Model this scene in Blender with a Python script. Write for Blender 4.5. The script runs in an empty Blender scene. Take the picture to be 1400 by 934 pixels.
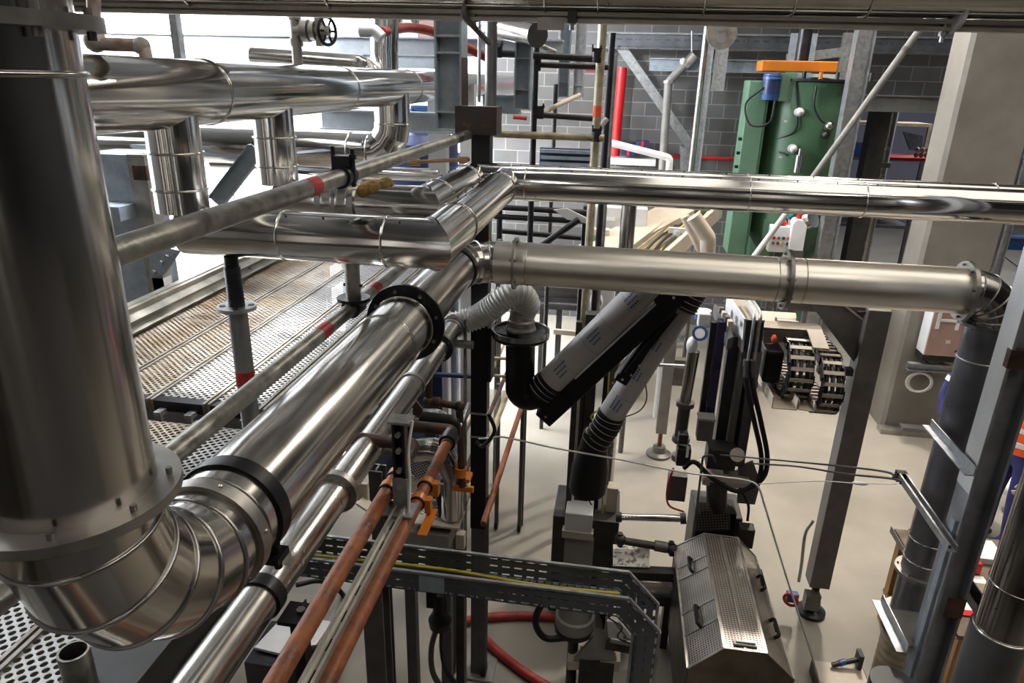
import bpy, math, random
from mathutils import Vector as V, Matrix
random.seed(7)
sc = bpy.context.scene
COL = sc.collection

# ------------------------------------------------------------ camera
H = 4.0                                   # the lens is four metres above the hall floor
F = 954.2                                 # focal length in pixels of the 1400 x 934 frame
PITCH, YAW, ROLL = (math.radians(a) for a in (20.646, -8.36, 1.425))
FW = V((math.sin(YAW)*math.cos(PITCH), math.cos(YAW)*math.cos(PITCH), -math.sin(PITCH)))
R0 = V((math.cos(YAW), -math.sin(YAW), 0)); U0 = R0.cross(FW)
RT = R0*math.cos(ROLL) + U0*math.sin(ROLL); UP = -R0*math.sin(ROLL) + U0*math.cos(ROLL)
EYE = V((0, 0, H))
cd = bpy.data.cameras.new('camera'); cam = bpy.data.objects.new('camera', cd); COL.objects.link(cam)
cd.sensor_width = 36; cd.lens = F/1400*36; cd.clip_start = .05; cd.clip_end = 200
cam.matrix_world = Matrix(((RT.x, UP.x, -FW.x, 0), (RT.y, UP.y, -FW.y, 0), (RT.z, UP.z, -FW.z, H), (0, 0, 0, 1)))
sc.camera = cam
# ------------------------------------------------------------ colour management, sky, lamps
sc.view_settings.view_transform = 'Standard'; sc.view_settings.look = 'None'
sc.view_settings.gamma = 1; sc.view_settings.use_curve_mapping = False
sc.view_settings.exposure = 0.0
sc.cycles.use_denoising = True
sc.cycles.max_bounces = 8; sc.cycles.diffuse_bounces = 3; sc.cycles.glossy_bounces = 5; sc.cycles.transparent_max_bounces = 10
sc.cycles.sample_clamp_indirect = 6; sc.cycles.caustics_reflective = False; sc.cycles.caustics_refractive = False
w = bpy.data.worlds.new('sky'); sc.world = w; w.use_nodes = True
w.node_tree.nodes['Background'].inputs[0].default_value = (.80, .88, 1, 1); w.node_tree.nodes['Background'].inputs[1].default_value = .5

def area(name, loc, aim, sx, sy, e, col=(1, 1, 1), spread=180):
    l = bpy.data.lights.new(name, 'AREA'); l.shape = 'RECTANGLE'; l.size = sx; l.size_y = sy; l.energy = e; l.color = col; l.spread = math.radians(spread)
    o = bpy.data.objects.new(name, l); COL.objects.link(o); o.location = loc
    o.rotation_euler = (V(aim)-V(loc)).to_track_quat('-Z', 'Y').to_euler(); return o
sun = bpy.data.lights.new('sun', 'SUN'); sun.energy = 9.0; sun.angle = .01; sun.color = (1, .95, .88)
so = bpy.data.objects.new('sun', sun); COL.objects.link(so)
so.rotation_euler = V((.62, -.42, -.80)).to_track_quat('-Z', 'Y').to_euler()
area('roof_light_left', (-5.6, 8.6, 7.8), (-5.0, 8.8, 0), 4.5, 5, 2100, (.94, .97, 1), 62)
area('window_light_left', (-9.3, 6.5, 6.0), (-3, 7.0, 3.3), 5, 3, 560, (.90, .95, 1), 75)  # fill lamp added to brighten the left zone
area('roof_light_right', (2.6, 7.9, 7.8), (2.6, 7.9, 0), 7.5, 5.4, 210, (1, .91, .79), 78)
area('roof_lamp_right', (2.9, 9.3, 7.7), (1.9, 6.3, 0), .5, .5, 230, (1, .92, .80), 100)
area('window_light_front', (-8.6, -1.0, 6.6), (-5.2, 8.0, 3.9), 3, 3, 480, (.95, .97, 1), 38)  # unseen fill lamp, added to whiten the beam fronts at left
area('roof_light_near', (3.6, 1.6, 7.8), (3.6, 1.6, 0), 6.6, 7.2, 240, (1, .92, .80))
area('roof_light_boards', (-1.5, 4.6, 7.8), (-2.3, 3.4, 2.7), .8, 1.6, 45, (.97, .98, 1), 36)  # fill lamp added to lift the scaffold boards
area('roof_light_back', (1.5, 9.0, 7.6), (1.5, 11.5, 2), 5, .6, 50, (1, .97, .93))
area('far_hall_light', (8, 16, 6), (8, 16.5, 0), 3, 3, 420, (.9, .93, 1))

def ray(px, py): return FW + RT*((px-700)/F) + UP*((467-py)/F)
def at(px, py, x=None, y=None, z=None):
    d = ray(px, py)
    t = (z-H)/d.z if z is not None else (y/d.y if y is not None else x/d.x)
    return EYE + d*t
def atx(px, py, **k): return at(px, py, **k).x
def aty(px, py, **k): return at(px, py, **k).y
def atz(px, py, **k): return at(px, py, **k).z

# ------------------------------------------------------------ mesh builder
X, Y, Z = V((1, 0, 0)), V((0, 1, 0)), V((0, 0, 1))
def frame(d, up=None):
    d = d.normalized(); up = up or (Z if abs(d.z) < .95 else Y)
    a = d.cross(up); a = a.normalized() if a.length > 1e-6 else d.orthogonal().normalized()
    return a, a.cross(d)
def fillet(pts, r, n=6):
    """polyline with rounded corners"""
    pts = [V(p) for p in pts]; out = [pts[0]]
    for i in range(1, len(pts)-1):
        p, q, s = pts[i-1], pts[i], pts[i+1]
        a, b = (p-q).normalized(), (s-q).normalized(); ang = a.angle(b)
        t = r/math.tan(ang/2); t = min(t, .49*(p-q).length, .49*(s-q).length)
        rr = t*math.tan(ang/2); c = q+(a+b).normalized()*(rr/math.sin(ang/2))
        A, B = q+a*t-c, q+b*t-c; tot = A.angle(B)
        for k in range(n+1):
            f = k/n
            out.append(c+(A*math.sin((1-f)*tot)+B*math.sin(f*tot))/math.sin(tot))
    return out+[pts[-1]]
def smoothpath(pts, n=8):
    """Catmull-Rom through points"""
    P = [V(p) for p in pts]; P = [P[0]*2-P[1]]+P+[P[-1]*2-P[-2]]; o = []
    for i in range(1, len(P)-2):
        for k in range(n):
            t = k/n
            o.append(.5*((2*P[i])+(P[i+1]-P[i-1])*t+(2*P[i-1]-5*P[i]+4*P[i+1]-P[i+2])*t*t+(3*P[i]-P[i-1]-3*P[i+1]+P[i+2])*t**3))
    return o+[P[-2]]
def resample(pts, step):
    o = [pts[0]]; acc = 0
    for a, b in zip(pts, pts[1:]):
        L = (b-a).length; d = step-acc
        while d < L: o.append(a.lerp(b, d/L)); d += step
        acc = L-(d-step)
    return o
class MB:
    def __init__(s): s.v = []; s.f = []; s.sm = []; s.uv = {}
    def add(s, vs, fs, sm=False):
        o = len(s.v); s.v += [V(v) for v in vs]
        for f in fs: s.f.append([i+o for i in f]); s.sm.append(sm)
        return s
    def box(s, c, d, ax=None):
        c = V(c); a, b, e = ax or (X, Y, Z); a, b, e = a*d[0]/2, b*d[1]/2, e*d[2]/2
        vs = [c+a*i+b*j+e*k for k in (-1, 1) for j in (-1, 1) for i in (-1, 1)]
        return s.add(vs, [(0, 2, 3, 1), (4, 5, 7, 6), (0, 1, 5, 4), (2, 6, 7, 3), (0, 4, 6, 2), (1, 3, 7, 5)])
    def bb(s, x0, x1, y0, y1, z0, z1): return s.box(((x0+x1)/2, (y0+y1)/2, (z0+z1)/2), (abs(x1-x0), abs(y1-y0), abs(z1-z0)))
    def ext(s, poly, p, q, up=None, sm=False):
        """closed 2-D outline (side, up) pushed from p to q"""
        p, q = V(p), V(q); a, b = frame(q-p, up); n = len(poly)
        vs = [p+a*u+b*v for u, v in poly]+[q+a*u+b*v for u, v in poly]
        ar = sum(poly[i][0]*poly[(i+1) % n][1]-poly[(i+1) % n][0]*poly[i][1] for i in range(n))
        r = list(range(n))
        if ar < 0: fs = [(i, n+i, n+(i+1) % n, (i+1) % n) for i in r]+[r, [2*n-1-i for i in r]]
        else: fs = [(i, (i+1) % n, n+(i+1) % n, n+i) for i in r]+[r[::-1], [n+i for i in r]]
        return s.add(vs, fs, sm)
    def beam(s, p, q, w, h, up=None): return s.ext([(-w/2, -h/2), (w/2, -h/2), (w/2, h/2), (-w/2, h/2)], p, q, up)
    def ib(s, p, q, h, b, t=.012, up=None):
        h, b = h/2, b/2; k = t*.45
        return s.ext([(-b, -h), (b, -h), (b, -h+t), (k, -h+t), (k, h-t), (b, h-t), (b, h), (-b, h), (-b, h-t), (-k, h-t), (-k, -h+t), (-b, -h+t)], p, q, up)
    def chan(s, p, q, w, h, t=.004, up=None, lip=0):
        """U open towards up"""
        w /= 2; P = [(-w, 0), (w, 0), (w, h)]
        P += [(w-lip, h), (w-lip, h-t)] if lip else []
        P += [(w-t, h-(t if lip else 0)), (w-t, t), (-w+t, t), (-w+t, h-(t if lip else 0))]
        P += [(-w+lip, h-t), (-w+lip, h)] if lip else []
        P += [(-w, h)]
        return s.ext(P, p, q, up)
    def ang(s, p, q, a, b, t=.005, up=None): return s.ext([(0, 0), (a, 0), (a, t), (t, t), (t, b), (0, b)], p, q, up)
    def tube(s, pts, r, n=16, rs=None, split=False, cap=True):
        pts = [V(p) for p in pts]; m = len(pts)
        ds = [(b-a).normalized() for a, b in zip(pts, pts[1:])]
        u, v = frame(ds[0]); rings = []
        for i in range(m):
            rad = rs[i] if rs else r
            d0 = ds[max(i-1, 0)]; d1 = ds[min(i, m-2)]; nb = d0+d1
            nb = nb.normalized() if nb.length > 1e-6 else d0
            ring = []
            for k in range(n):
                c = u*math.cos(2*math.pi*k/n)*rad+v*math.sin(2*math.pi*k/n)*rad
                ring.append(pts[i]+c-d0*(c.dot(nb)/max(.3, d0.dot(nb))))
            rings.append(ring)
            if 0 < i < m-1:
                q = d0.rotation_difference(d1); u = q @ u; v = q @ v
        o = []
        if split:
            for i in range(m-1):
                s.add(rings[i]+rings[i+1], [(k, (k+1) % n, n+(k+1) % n, n+k) for k in range(n)], True)
        else:
            s.add([p for g in rings for p in g], [(i*n+k, i*n+(k+1) % n, (i+1)*n+(k+1) % n, (i+1)*n+k) for i in range(m-1) for k in range(n)], True)
        if cap:
            s.add(rings[0], [list(range(n))[::-1]]); s.add(rings[-1], [list(range(n))])
        return s
    def cyl(s, p, q, r, n=20, r2=None): return s.tube([p, q], r, n, rs=[r, r if r2 is None else r2])
    def lathe(s, p, ax, prof, n=28, sm=True):
        """outline (distance along ax, radius), each band with its own edges"""
        p = V(p); ax = V(ax).normalized(); u, v = frame(ax)
        ring = lambda t, r: [p+ax*t+u*r*math.cos(2*math.pi*k/n)+v*r*math.sin(2*math.pi*k/n) for k in range(n)]
        for (t0, r0), (t1, r1) in zip(prof, prof[1:]):
            s.add(ring(t0, max(r0, 1e-4))+ring(t1, max(r1, 1e-4)), [(k, (k+1) % n, n+(k+1) % n, n+k) for k in range(n)], sm)
        return s
    def collar(s, p, ax, ri, ro, th, n=32):
        ax = V(ax).normalized(); p = V(p)-ax*th/2
        return s.lathe(p, ax, [(0, ri), (0, ro), (th, ro), (th, ri), (0, ri)], n)
    def torus(s, p, ax, R, r, n=28, m=8):
        p = V(p); u, v = frame(V(ax)); ax = V(ax).normalized(); vs = []; fs = []
        for i in range(n):
            d = u*math.cos(2*math.pi*i/n)+v*math.sin(2*math.pi*i/n)
            for j in range(m): vs.append(p+d*(R+r*math.cos(2*math.pi*j/m))+ax*r*math.sin(2*math.pi*j/m))
        for i in range(n):
            for j in range(m): fs.append((i*m+j, ((i+1) % n)*m+j, ((i+1) % n)*m+(j+1) % m, i*m+(j+1) % m))
        return s.add(vs, fs, True)
    def ball(s, c, r, n=16, m=10, sc_=(1, 1, 1)):
        c = V(c); vs = [c+V((0, 0, r*sc_[2]))]; fs = []
        for i in range(1, m):
            for k in range(n):
                a, b = math.pi*i/m, 2*math.pi*k/n
                vs.append(c+V((r*sc_[0]*math.sin(a)*math.cos(b), r*sc_[1]*math.sin(a)*math.sin(b), r*sc_[2]*math.cos(a))))
        vs.append(c-V((0, 0, r*sc_[2]))); L = len(vs)-1
        for k in range(n):
            fs.append((0, 1+k, 1+(k+1) % n)); fs.append((L, L-n+(k+1) % n, L-n+k))
            for i in range(m-2): fs.append((1+i*n+k, 1+(i+1)*n+k, 1+(i+1)*n+(k+1) % n, 1+i*n+(k+1) % n))
        return s.add(vs, fs, True)
    def panel(s, a, b, c, d, t=.002, k=1.0):
        """thin sheet with its pattern laid out in metres from corner a"""
        a, b, c, d = map(V, (a, b, c, d)); nn = (b-a).cross(d-a).normalized()*t
        o = len(s.f); s.add([a, b, c, d, a-nn, b-nn, c-nn, d-nn], [(0, 1, 2, 3), (7, 6, 5, 4), (0, 4, 5, 1), (1, 5, 6, 2), (2, 6, 7, 3), (3, 7, 4, 0)])
        e1 = (b-a).normalized(); e2 = (d-a)-e1*(d-a).dot(e1); e2.normalize()
        g = lambda p: ((p-a).dot(e1)*k, (p-a).dot(e2)*k)
        s.uv[o] = [g(a), g(b), g(c), g(d)]; s.uv[o+1] = [g(d), g(c), g(b), g(a)]
        return s
    def poly(s, pts, ext_):
        """flat outline given a thickness vector"""
        pts = [V(p) for p in pts]; e = V(ext_); n = len(pts)
        nn = (pts[1]-pts[0]).cross(pts[2]-pts[1])
        if nn.dot(e) > 0: pts = pts[::-1]
        r = list(range(n))
        return s.add(pts+[p+e for p in pts], [r, [2*n-1-i for i in r]]+[(i, n+i, n+(i+1) % n, (i+1) % n) for i in r])
    def bounds(s):
        return V([min(p[i] for p in s.v) for i in range(3)]), V([max(p[i] for p in s.v) for i in range(3)])

ROOT = {}
def link(name, mb, mat, origin, parent=None, bev=0):
    me = bpy.data.meshes.new(name); me.from_pydata([p-origin for p in mb.v], [], mb.f)
    me.polygons.foreach_set('use_smooth', mb.sm)
    if mb.uv:
        u = me.uv_layers.new(name='uv')
        for fi, co in mb.uv.items():
            for li, c in zip(me.polygons[fi].loop_indices, co): u.data[li].uv = c
    me.materials.append(mat); me.update()
    o = bpy.data.objects.new(name, me); COL.objects.link(o)
    if parent: o.parent = parent
    if bev:
        b = o.modifiers.new('edge', 'BEVEL'); b.width = bev; b.segments = 2; b.limit_method = 'ANGLE'; b.angle_limit = 1.0
    return o
def thing(name, label, cat, loc, group=None):
    o = bpy.data.objects.new(name, None); COL.objects.link(o); o.location = V(loc); o.empty_display_size = .1
    o['label'] = label; o['category'] = cat; ROOT[o.name] = V(loc)
    if group: o['group'] = group
    return o
def root_of(o):
    while o.parent: o = o.parent
    return ROOT[o.name]
def part(name, mb, mat, parent, label=None, bev=0):
    o = link(name, mb, mat, root_of(parent), parent, bev)
    if label: o['label'] = label
    return o
def solo(name, mb, mat, label, cat, group=None, bev=0):
    lo, hi = mb.bounds(); org = V(((lo.x+hi.x)/2, (lo.y+hi.y)/2, lo.z))
    o = link(name, mb, mat, org, None, bev); o.location = org; o['label'] = label; o['category'] = cat; ROOT[o.name] = org
    if group: o['group'] = group
    return o
def struct(name, mb, mat, bev=0):
    o = link(name, mb, mat, V((0, 0, 0)), None, bev); o['kind'] = 'structure'; ROOT[o.name] = V((0, 0, 0)); return o

# ------------------------------------------------------------ materials
def nodes(name):
    m = bpy.data.materials.new(name); m.use_nodes = True; t = m.node_tree
    return m, t, t.nodes['Principled BSDF']
def N(t, typ, **k):
    n = t.nodes.new(typ)
    for a, b in k.items(): setattr(n, a, b)
    return n
def mat(name, col, metal=0, rough=.5, var=.15, scale=4, rvar=.08, bump=0, bscale=None, stretch=None, spec=None, col2=None, thr=None, coat=0):
    """principled surface with noise in its colour, gloss and relief"""
    m, t, b = nodes(name); L = t.links.new
    g = N(t, 'ShaderNodeNewGeometry'); src = g.outputs['Position']
    if stretch:
        mp = N(t, 'ShaderNodeMapping'); mp.inputs['Scale'].default_value = stretch; L(src, mp.inputs[0]); src = mp.outputs[0]
    n = N(t, 'ShaderNodeTexNoise'); n.inputs['Scale'].default_value = scale; n.inputs['Detail'].default_value = 6; n.inputs['Roughness'].default_value = .6
    L(src, n.inputs['Vector'])
    r = N(t, 'ShaderNodeValToRGB'); e = r.color_ramp.elements
    c2 = col2 or tuple(c*(1-var*1.6) for c in col)
    lo, hi = thr or (.32, .68)
    e[0].position = lo; e[1].position = hi
    e[0].color = (*c2, 1); e[1].color = (*[min(1, c*(1+var*.4)) for c in col], 1)
    L(n.outputs['Fac'], r.inputs[0]); L(r.outputs[0], b.inputs['Base Color'])
    b.inputs['Metallic'].default_value = metal
    mr = N(t, 'ShaderNodeMapRange'); mr.inputs['To Min'].default_value = max(.03, rough-rvar); mr.inputs['To Max'].default_value = rough+rvar
    mr.inputs['From Min'].default_value = .3; mr.inputs['From Max'].default_value = .7
    L(n.outputs['Fac'], mr.inputs['Value']); L(mr.outputs[0], b.inputs['Roughness'])
    if spec is not None: b.inputs['Specular IOR Level'].default_value = spec
    if coat: b.inputs['Coat Weight'].default_value = coat
    if bump:
        n2 = N(t, 'ShaderNodeTexNoise'); n2.inputs['Scale'].default_value = bscale or scale*3; n2.inputs['Detail'].default_value = 3 if bscale and bscale > 10 else .5
        L(g.outputs['Position'], n2.inputs['Vector'])
        bp = N(t, 'ShaderNodeBump'); bp.inputs['Strength'].default_value = bump; bp.inputs['Distance'].default_value = .02
        L(n2.outputs['Fac'], bp.inputs['Height']); L(bp.outputs[0], b.inputs['Normal'])
    return m
def perforated(name, col, pu, pv, r, metal=.8, rough=.4, square=False, stagger=True, dirt=None):
    """sheet with punched see-through holes on a pu x pv grid in metres"""
    m, t, b = nodes(name); L = t.links.new
    uv = N(t, 'ShaderNodeTexCoord'); masks = []
    for off in ((.25, .25), (.75, .75)) if stagger else ((.25, .25),):
        mu = N(t, 'ShaderNodeVectorMath', operation='MULTIPLY_ADD'); mu.inputs[1].default_value = (1/pu, 1/pv, 0); mu.inputs[2].default_value = (*off, 0)
        L(uv.outputs['UV'], mu.inputs[0])
        fr = N(t, 'ShaderNodeVectorMath', operation='FRACTION'); L(mu.outputs[0], fr.inputs[0])
        sb = N(t, 'ShaderNodeVectorMath', operation='SUBTRACT'); sb.inputs[1].default_value = (.5, .5, 0); L(fr.outputs[0], sb.inputs[0])
        if square:
            ab = N(t, 'ShaderNodeVectorMath', operation='ABSOLUTE'); L(sb.outputs[0], ab.inputs[0])
            dv = N(t, 'ShaderNodeVectorMath', operation='MULTIPLY'); dv.inputs[1].default_value = (1/r[0], 1/r[1], 0) if isinstance(r, tuple) else (1, 1, 0); L(ab.outputs[0], dv.inputs[0])
            sp = N(t, 'ShaderNodeSeparateXYZ'); L(dv.outputs[0], sp.inputs[0])
            ln = N(t, 'ShaderNodeMath', operation='MAXIMUM'); L(sp.outputs[0], ln.inputs[0]); L(sp.outputs[1], ln.inputs[1]); o = ln.outputs[0]
        else:
            sc2 = N(t, 'ShaderNodeVectorMath', operation='MULTIPLY'); sc2.inputs[1].default_value = (pu/max(pu, pv), pv/max(pu, pv), 0); L(sb.outputs[0], sc2.inputs[0])
            ln = N(t, 'ShaderNodeVectorMath', operation='LENGTH'); L(sc2.outputs[0], ln.inputs[0]); o = ln.outputs['Value']
        lt = N(t, 'ShaderNodeMath', operation='LESS_THAN'); lt.inputs[1].default_value = r if not isinstance(r, tuple) else 1; L(o, lt.inputs[0]); masks.append(lt.outputs[0])
    f = masks[0]
    if len(masks) > 1:
        mx = N(t, 'ShaderNodeMath', operation='MAXIMUM'); L(masks[0], mx.inputs[0]); L(masks[1], mx.inputs[1]); f = mx.outputs[0]
    inv = N(t, 'ShaderNodeMath', operation='SUBTRACT'); inv.inputs[0].default_value = 1; L(f, inv.inputs[1]); L(inv.outputs[0], b.inputs['Alpha'])
    g = N(t, 'ShaderNodeNewGeometry'); n = N(t, 'ShaderNodeTexNoise'); n.inputs['Scale'].default_value = 5; n.inputs['Detail'].default_value = 6; L(g.outputs['Position'], n.inputs['Vector'])
    rp = N(t, 'ShaderNodeValToRGB'); e = rp.color_ramp.elements; e[0].position = .35; e[1].position = .65
    e[0].color = (*(dirt or [c*.7 for c in col]), 1); e[1].color = (*col, 1); L(n.outputs['Fac'], rp.inputs[0]); L(rp.outputs[0], b.inputs['Base Color'])
    b.inputs['Metallic'].default_value = metal; b.inputs['Roughness'].default_value = rough
    return m
def glow(name, col, e):
    m, t, b = nodes(name); b.inputs['Base Color'].default_value = (*col, 1); b.inputs['Emission Color'].default_value = (*col, 1); b.inputs['Emission Strength'].default_value = e
    return m
def blocks(name):
    m, t, b = nodes(name); L = t.links.new
    g = N(t, 'ShaderNodeNewGeometry'); sp = N(t, 'ShaderNodeSeparateXYZ'); cb = N(t, 'ShaderNodeCombineXYZ'); L(g.outputs['Position'], sp.inputs[0])
    ad = N(t, 'ShaderNodeMath', operation='ADD'); L(sp.outputs[0], ad.inputs[0]); L(sp.outputs[1], ad.inputs[1]); L(ad.outputs[0], cb.inputs[0]); L(sp.outputs[2], cb.inputs[1])
    k = N(t, 'ShaderNodeTexBrick'); L(cb.outputs[0], k.inputs['Vector']); k.inputs['Scale'].default_value = 1
    k.inputs['Brick Width'].default_value = .41; k.inputs['Row Height'].default_value = .205; k.inputs['Mortar Size'].default_value = .007; k.inputs['Bias'].default_value = -.1
    k.inputs['Color1'].default_value = (.145, .14, .135, 1); k.inputs['Color2'].default_value = (.095, .092, .089, 1); k.inputs['Mortar'].default_value = (.27, .26, .25, 1)
    n = N(t, 'ShaderNodeTexNoise'); n.inputs['Scale'].default_value = 3; n.inputs['Detail'].default_value = 8; L(g.outputs['Position'], n.inputs['Vector'])
    mx = N(t, 'ShaderNodeMix', data_type='RGBA', blend_type='OVERLAY'); mx.inputs['Factor'].default_value = .35; L(k.outputs['Color'], mx.inputs['A']); L(n.outputs['Color'], mx.inputs['B'])
    hs = N(t, 'ShaderNodeHueSaturation'); hs.inputs['Saturation'].default_value = .25; L(mx.outputs['Result'], hs.inputs['Color']); L(hs.outputs[0], b.inputs['Base Color'])
    bp = N(t, 'ShaderNodeBump'); bp.inputs['Strength'].default_value = .4; bp.inputs['Distance'].default_value = .02; bp.invert = True; L(k.outputs['Fac'], bp.inputs['Height']); L(bp.outputs[0], b.inputs['Normal'])
    b.inputs['Roughness'].default_value = .9
    return m

STEEL = mat('stainless', (.60, .58, .55), 1, .20, var=.05, scale=3, rvar=.05, bump=.05, bscale=2.2)
DUCT = mat('duct_stainless', (.53, .51, .48), 1, .17, var=.04, scale=3, rvar=.05, bump=.08, bscale=2.6)
CLAD = mat('aluminium_cladding', (.74, .73, .71), 1, .13, var=.04, scale=3, rvar=.04, bump=.07, bscale=3.5)
BRUSH = mat('brushed_pipe', (.56, .54, .50), 1, .24, var=.06, scale=5, rvar=.06, bump=.05, bscale=3)
RIB = mat('rib_steel', (.42, .41, .40), 1, .28, var=.1)
DUCTR = mat('duct_satin', (.84, .80, .73), 1, .34, var=.03, scale=3, rvar=.02, bump=.03, bscale=1.6)
FLANGE = mat('dull_flange', (.27, .26, .25), 1, .42, var=.2, scale=12)
GREYFL = mat('grey_flange', (.42, .40, .37), .9, .42, var=.2, scale=12)
GALV = mat('galvanised', (.52, .54, .56), .85, .42, var=.22, scale=22, rvar=.1)
GALVP = mat('galvanised_pale', (.60, .66, .72), .15, .45, var=.12, scale=10)
GALVB = mat('galvanised_blue', (.40, .47, .54), .35, .45, var=.18, scale=14)
SCAFF = mat('scaffold_tube', (.36, .35, .31), .85, .42, var=.35, scale=18, rvar=.12, bump=.1, bscale=60)
BLACK = mat('black_paint', (.006, .006, .007), 0, .4, var=.3, spec=.3)
BLACKS = mat('black_steel', (.025, .025, .03), .4, .38, var=.3, scale=10)
DARK = mat('dark_machine', (.055, .052, .05), .5, .45, var=.3, scale=8)
DGREY = mat('dark_grey_paint', (.085, .083, .085), .2, .45, var=.2, scale=6)
MGREY = mat('mid_grey_paint', (.26, .25, .24), .1, .5, var=.15, scale=6)
LEG = mat('leg_grey', (.15, .14, .135), .35, .42, var=.2, scale=7)
CREAM = mat('cream_paint', (.50, .43, .35), 0, .45, var=.12, scale=5)
LGREY = mat('light_grey_paint', (.62, .62, .62), 0, .5, var=.08)
WHITE = mat('white_paint', (.80, .81, .82), 0, .5, var=.06)
RUST = mat('rust_pipe', (.27, .082, .024), .05, .55, var=.5, scale=16, rvar=.15, bump=.25, bscale=40, col2=(.10, .034, .018))
RUSTD = mat('rusty_black', (.10, .05, .03), .4, .5, var=.5, scale=9, col2=(.02, .016, .014), bump=.2, bscale=40)
RUSTW = mat('welded_box', (.055, .045, .04), .5, .45, scale=14, col2=(.22, .10, .04), thr=(.30, .42))
ORANGE = mat('orange_paint', (.58, .17, .012), 0, .4, var=.15)
ORED = mat('orange_label', (.90, .10, .02), 0, .5, var=.1)
REDB = mat('red_band', (.55, .035, .025), 0, .5, var=.35, scale=60)
RED = mat('red_pipe', (.60, .015, .02), 0, .35, var=.1)
REDH = mat('red_hose', (.35, .03, .02), 0, .5, var=.35, scale=20)
GREEN = mat('green_paint', (.055, .125, .068), 0, .33, var=.15, scale=3)
GREENL = mat('green_light', (.12, .23, .155), 0, .38, var=.12, scale=3)
BLUE = mat('blue_paint', (.03, .09, .26), .1, .35, var=.15)
NAVY = mat('navy_sheet', (.035, .05, .13), .3, .35, var=.3, scale=3)
CONC = mat('column_concrete', (.24, .22, .19), 0, .85, var=.14, scale=2.5, bump=.08, bscale=30)
RUBBER = mat('rubber', (.010, .010, .011), 0, .5, var=.2, spec=.3)
HOSE = mat('grey_hose', (.40, .38, .37), 0, .42, var=.06, scale=3)
CABLEW = mat('white_cable', (.75, .74, .72), 0, .45, var=.05)
YELLOW = mat('yellow_cable', (.60, .48, .05), 0, .45, var=.1)
WOOL = mat('yellow_wool', (.40, .29, .12), 0, .95, var=.4, scale=40, bump=.9, bscale=60, col2=(.30, .17, .04))
TIMBER = mat('timber', (.42, .22, .08), 0, .6, var=.3, scale=6, stretch=(8, 8, 1))
TIMBP = mat('pale_timber', (.52, .42, .28), 0, .65, var=.25, scale=9)
BLUECLOTH = mat('blue_overall', (.03, .035, .16), 0, .85, var=.25, scale=12, bump=.25, bscale=18)
HIVIS = mat('orange_vest', (.95, .12, .02), 0, .7, var=.1)
REFL = mat('reflective_tape', (.80, .82, .84), .2, .35, var=.05)
SKIN = mat('skin', (.55, .33, .24), 0, .5, var=.08)
HAIR = mat('dark_hair', (.04, .03, .02), 0, .7)
PAPER = mat('paper', (.80, .80, .78), 0, .7, var=.05)
BRASS = mat('brass', (.28, .16, .08), .9, .35)
COPPER = mat('pinkish_panel', (.42, .27, .23), 0, .5, var=.12)
PLANK = perforated('plank_sheet', (.55, .50, .44), .030, .036, .25, metal=.55, rough=.48, dirt=(.36, .27, .17))
PLANKN = perforated('plank_sheet_clean', (.56, .56, .55), .030, .036, .25, metal=.6, rough=.45, dirt=(.42, .40, .37))
MESH = perforated('guard_mesh', (.58, .54, .48), .0175, .0175, .31, metal=.9, rough=.38, square=True, stagger=False, dirt=(.44, .40, .35))
MESHD = perforated('dark_guard_mesh', (.20, .17, .14), .02, .02, .36, metal=.6, rough=.5, square=True, stagger=False)
MESHW = perforated('pale_mesh', (.66, .62, .54), .022, .016, .27, metal=.4, rough=.5)
TRAY = perforated('tray_sheet', (.20, .22, .25), .050, .036, (.31, .13), metal=.7, rough=.42, square=True, stagger=False)
CLEAR, _t, _b = nodes('clear_hose')
_b.inputs['Base Color'].default_value = (.86, .85, .82, 1); _b.inputs['Roughness'].default_value = .22; _b.inputs['Transmission Weight'].default_value = .0; _b.inputs['Alpha'].default_value = .85; _b.inputs['IOR'].default_value = 1.15
_b.inputs['Metallic'].default_value = .0
WALLF = mat('far_wall', (.17, .17, .21), 0, .8, var=.1, scale=1)
FLOOR = mat('floor_concrete', (.27, .245, .207), 0, .6, var=.14, scale=1.3, rvar=.12, bump=.03, bscale=25, spec=.4)
BLOCK = blocks('block_wall')
WALLG = mat('grey_wall', (.055, .053, .053), 0, .8, var=.1, scale=1)
WALLW = mat('white_wall', (.78, .80, .82), 0, .8, var=.04, scale=1)
CEIL = mat('roof_sheet', (.13, .13, .13), .1, .6, var=.2, scale=1)
GLOWWIN = glow('daylight_glazing', (.93, .96, 1.0), 2.0)
GLOWSTRIP = glow('lamp_tube', (1, .95, .88), 30)

GLOWSTREAK = glow('rear_glazing', (1, .90, .78), 1.6)
# ============================================================ the hall
struct('floor', MB().bb(-14, 18, -8, 26, -.2, 0), FLOOR)
struct('wall_back', MB().bb(-2.3, 3.4, 12, 12.25, 0, 8), BLOCK)
struct('wall_back_upper', MB().bb(3.4, 18, 12, 12.25, 3.86, 8), BLOCK)
struct('trim_1', MB().ib((3.4, 11.9, 3.78), (18, 11.9, 3.78), .24, .18, .02), MGREY)
struct('wall_side', MB().bb(3.15, 3.4, 12.25, 26, 0, 8), WALLG)
struct('wall_far', MB().bb(3, 18, 24, 24.2, 0, 8), WALLF)
struct('floor_mezzanine', MB().bb(-.9, 5, -8, .55, 2.38, 2.5), DGREY)  # unseen deck under the viewpoint, added to shade the front floor
struct('wall_low', MB().bb(-3.0, -2.85, -8, 6.4, 0, 2.55), WALLG)  # unseen wall added to keep the left light off the front floor
struct('wall_right', MB().bb(14, 14.2, -8, 12.25, 0, 8), WALLG)
struct('wall_left', MB().bb(-10.2, -10, -8, 12.25, 0, 8), WALLW)
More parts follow.
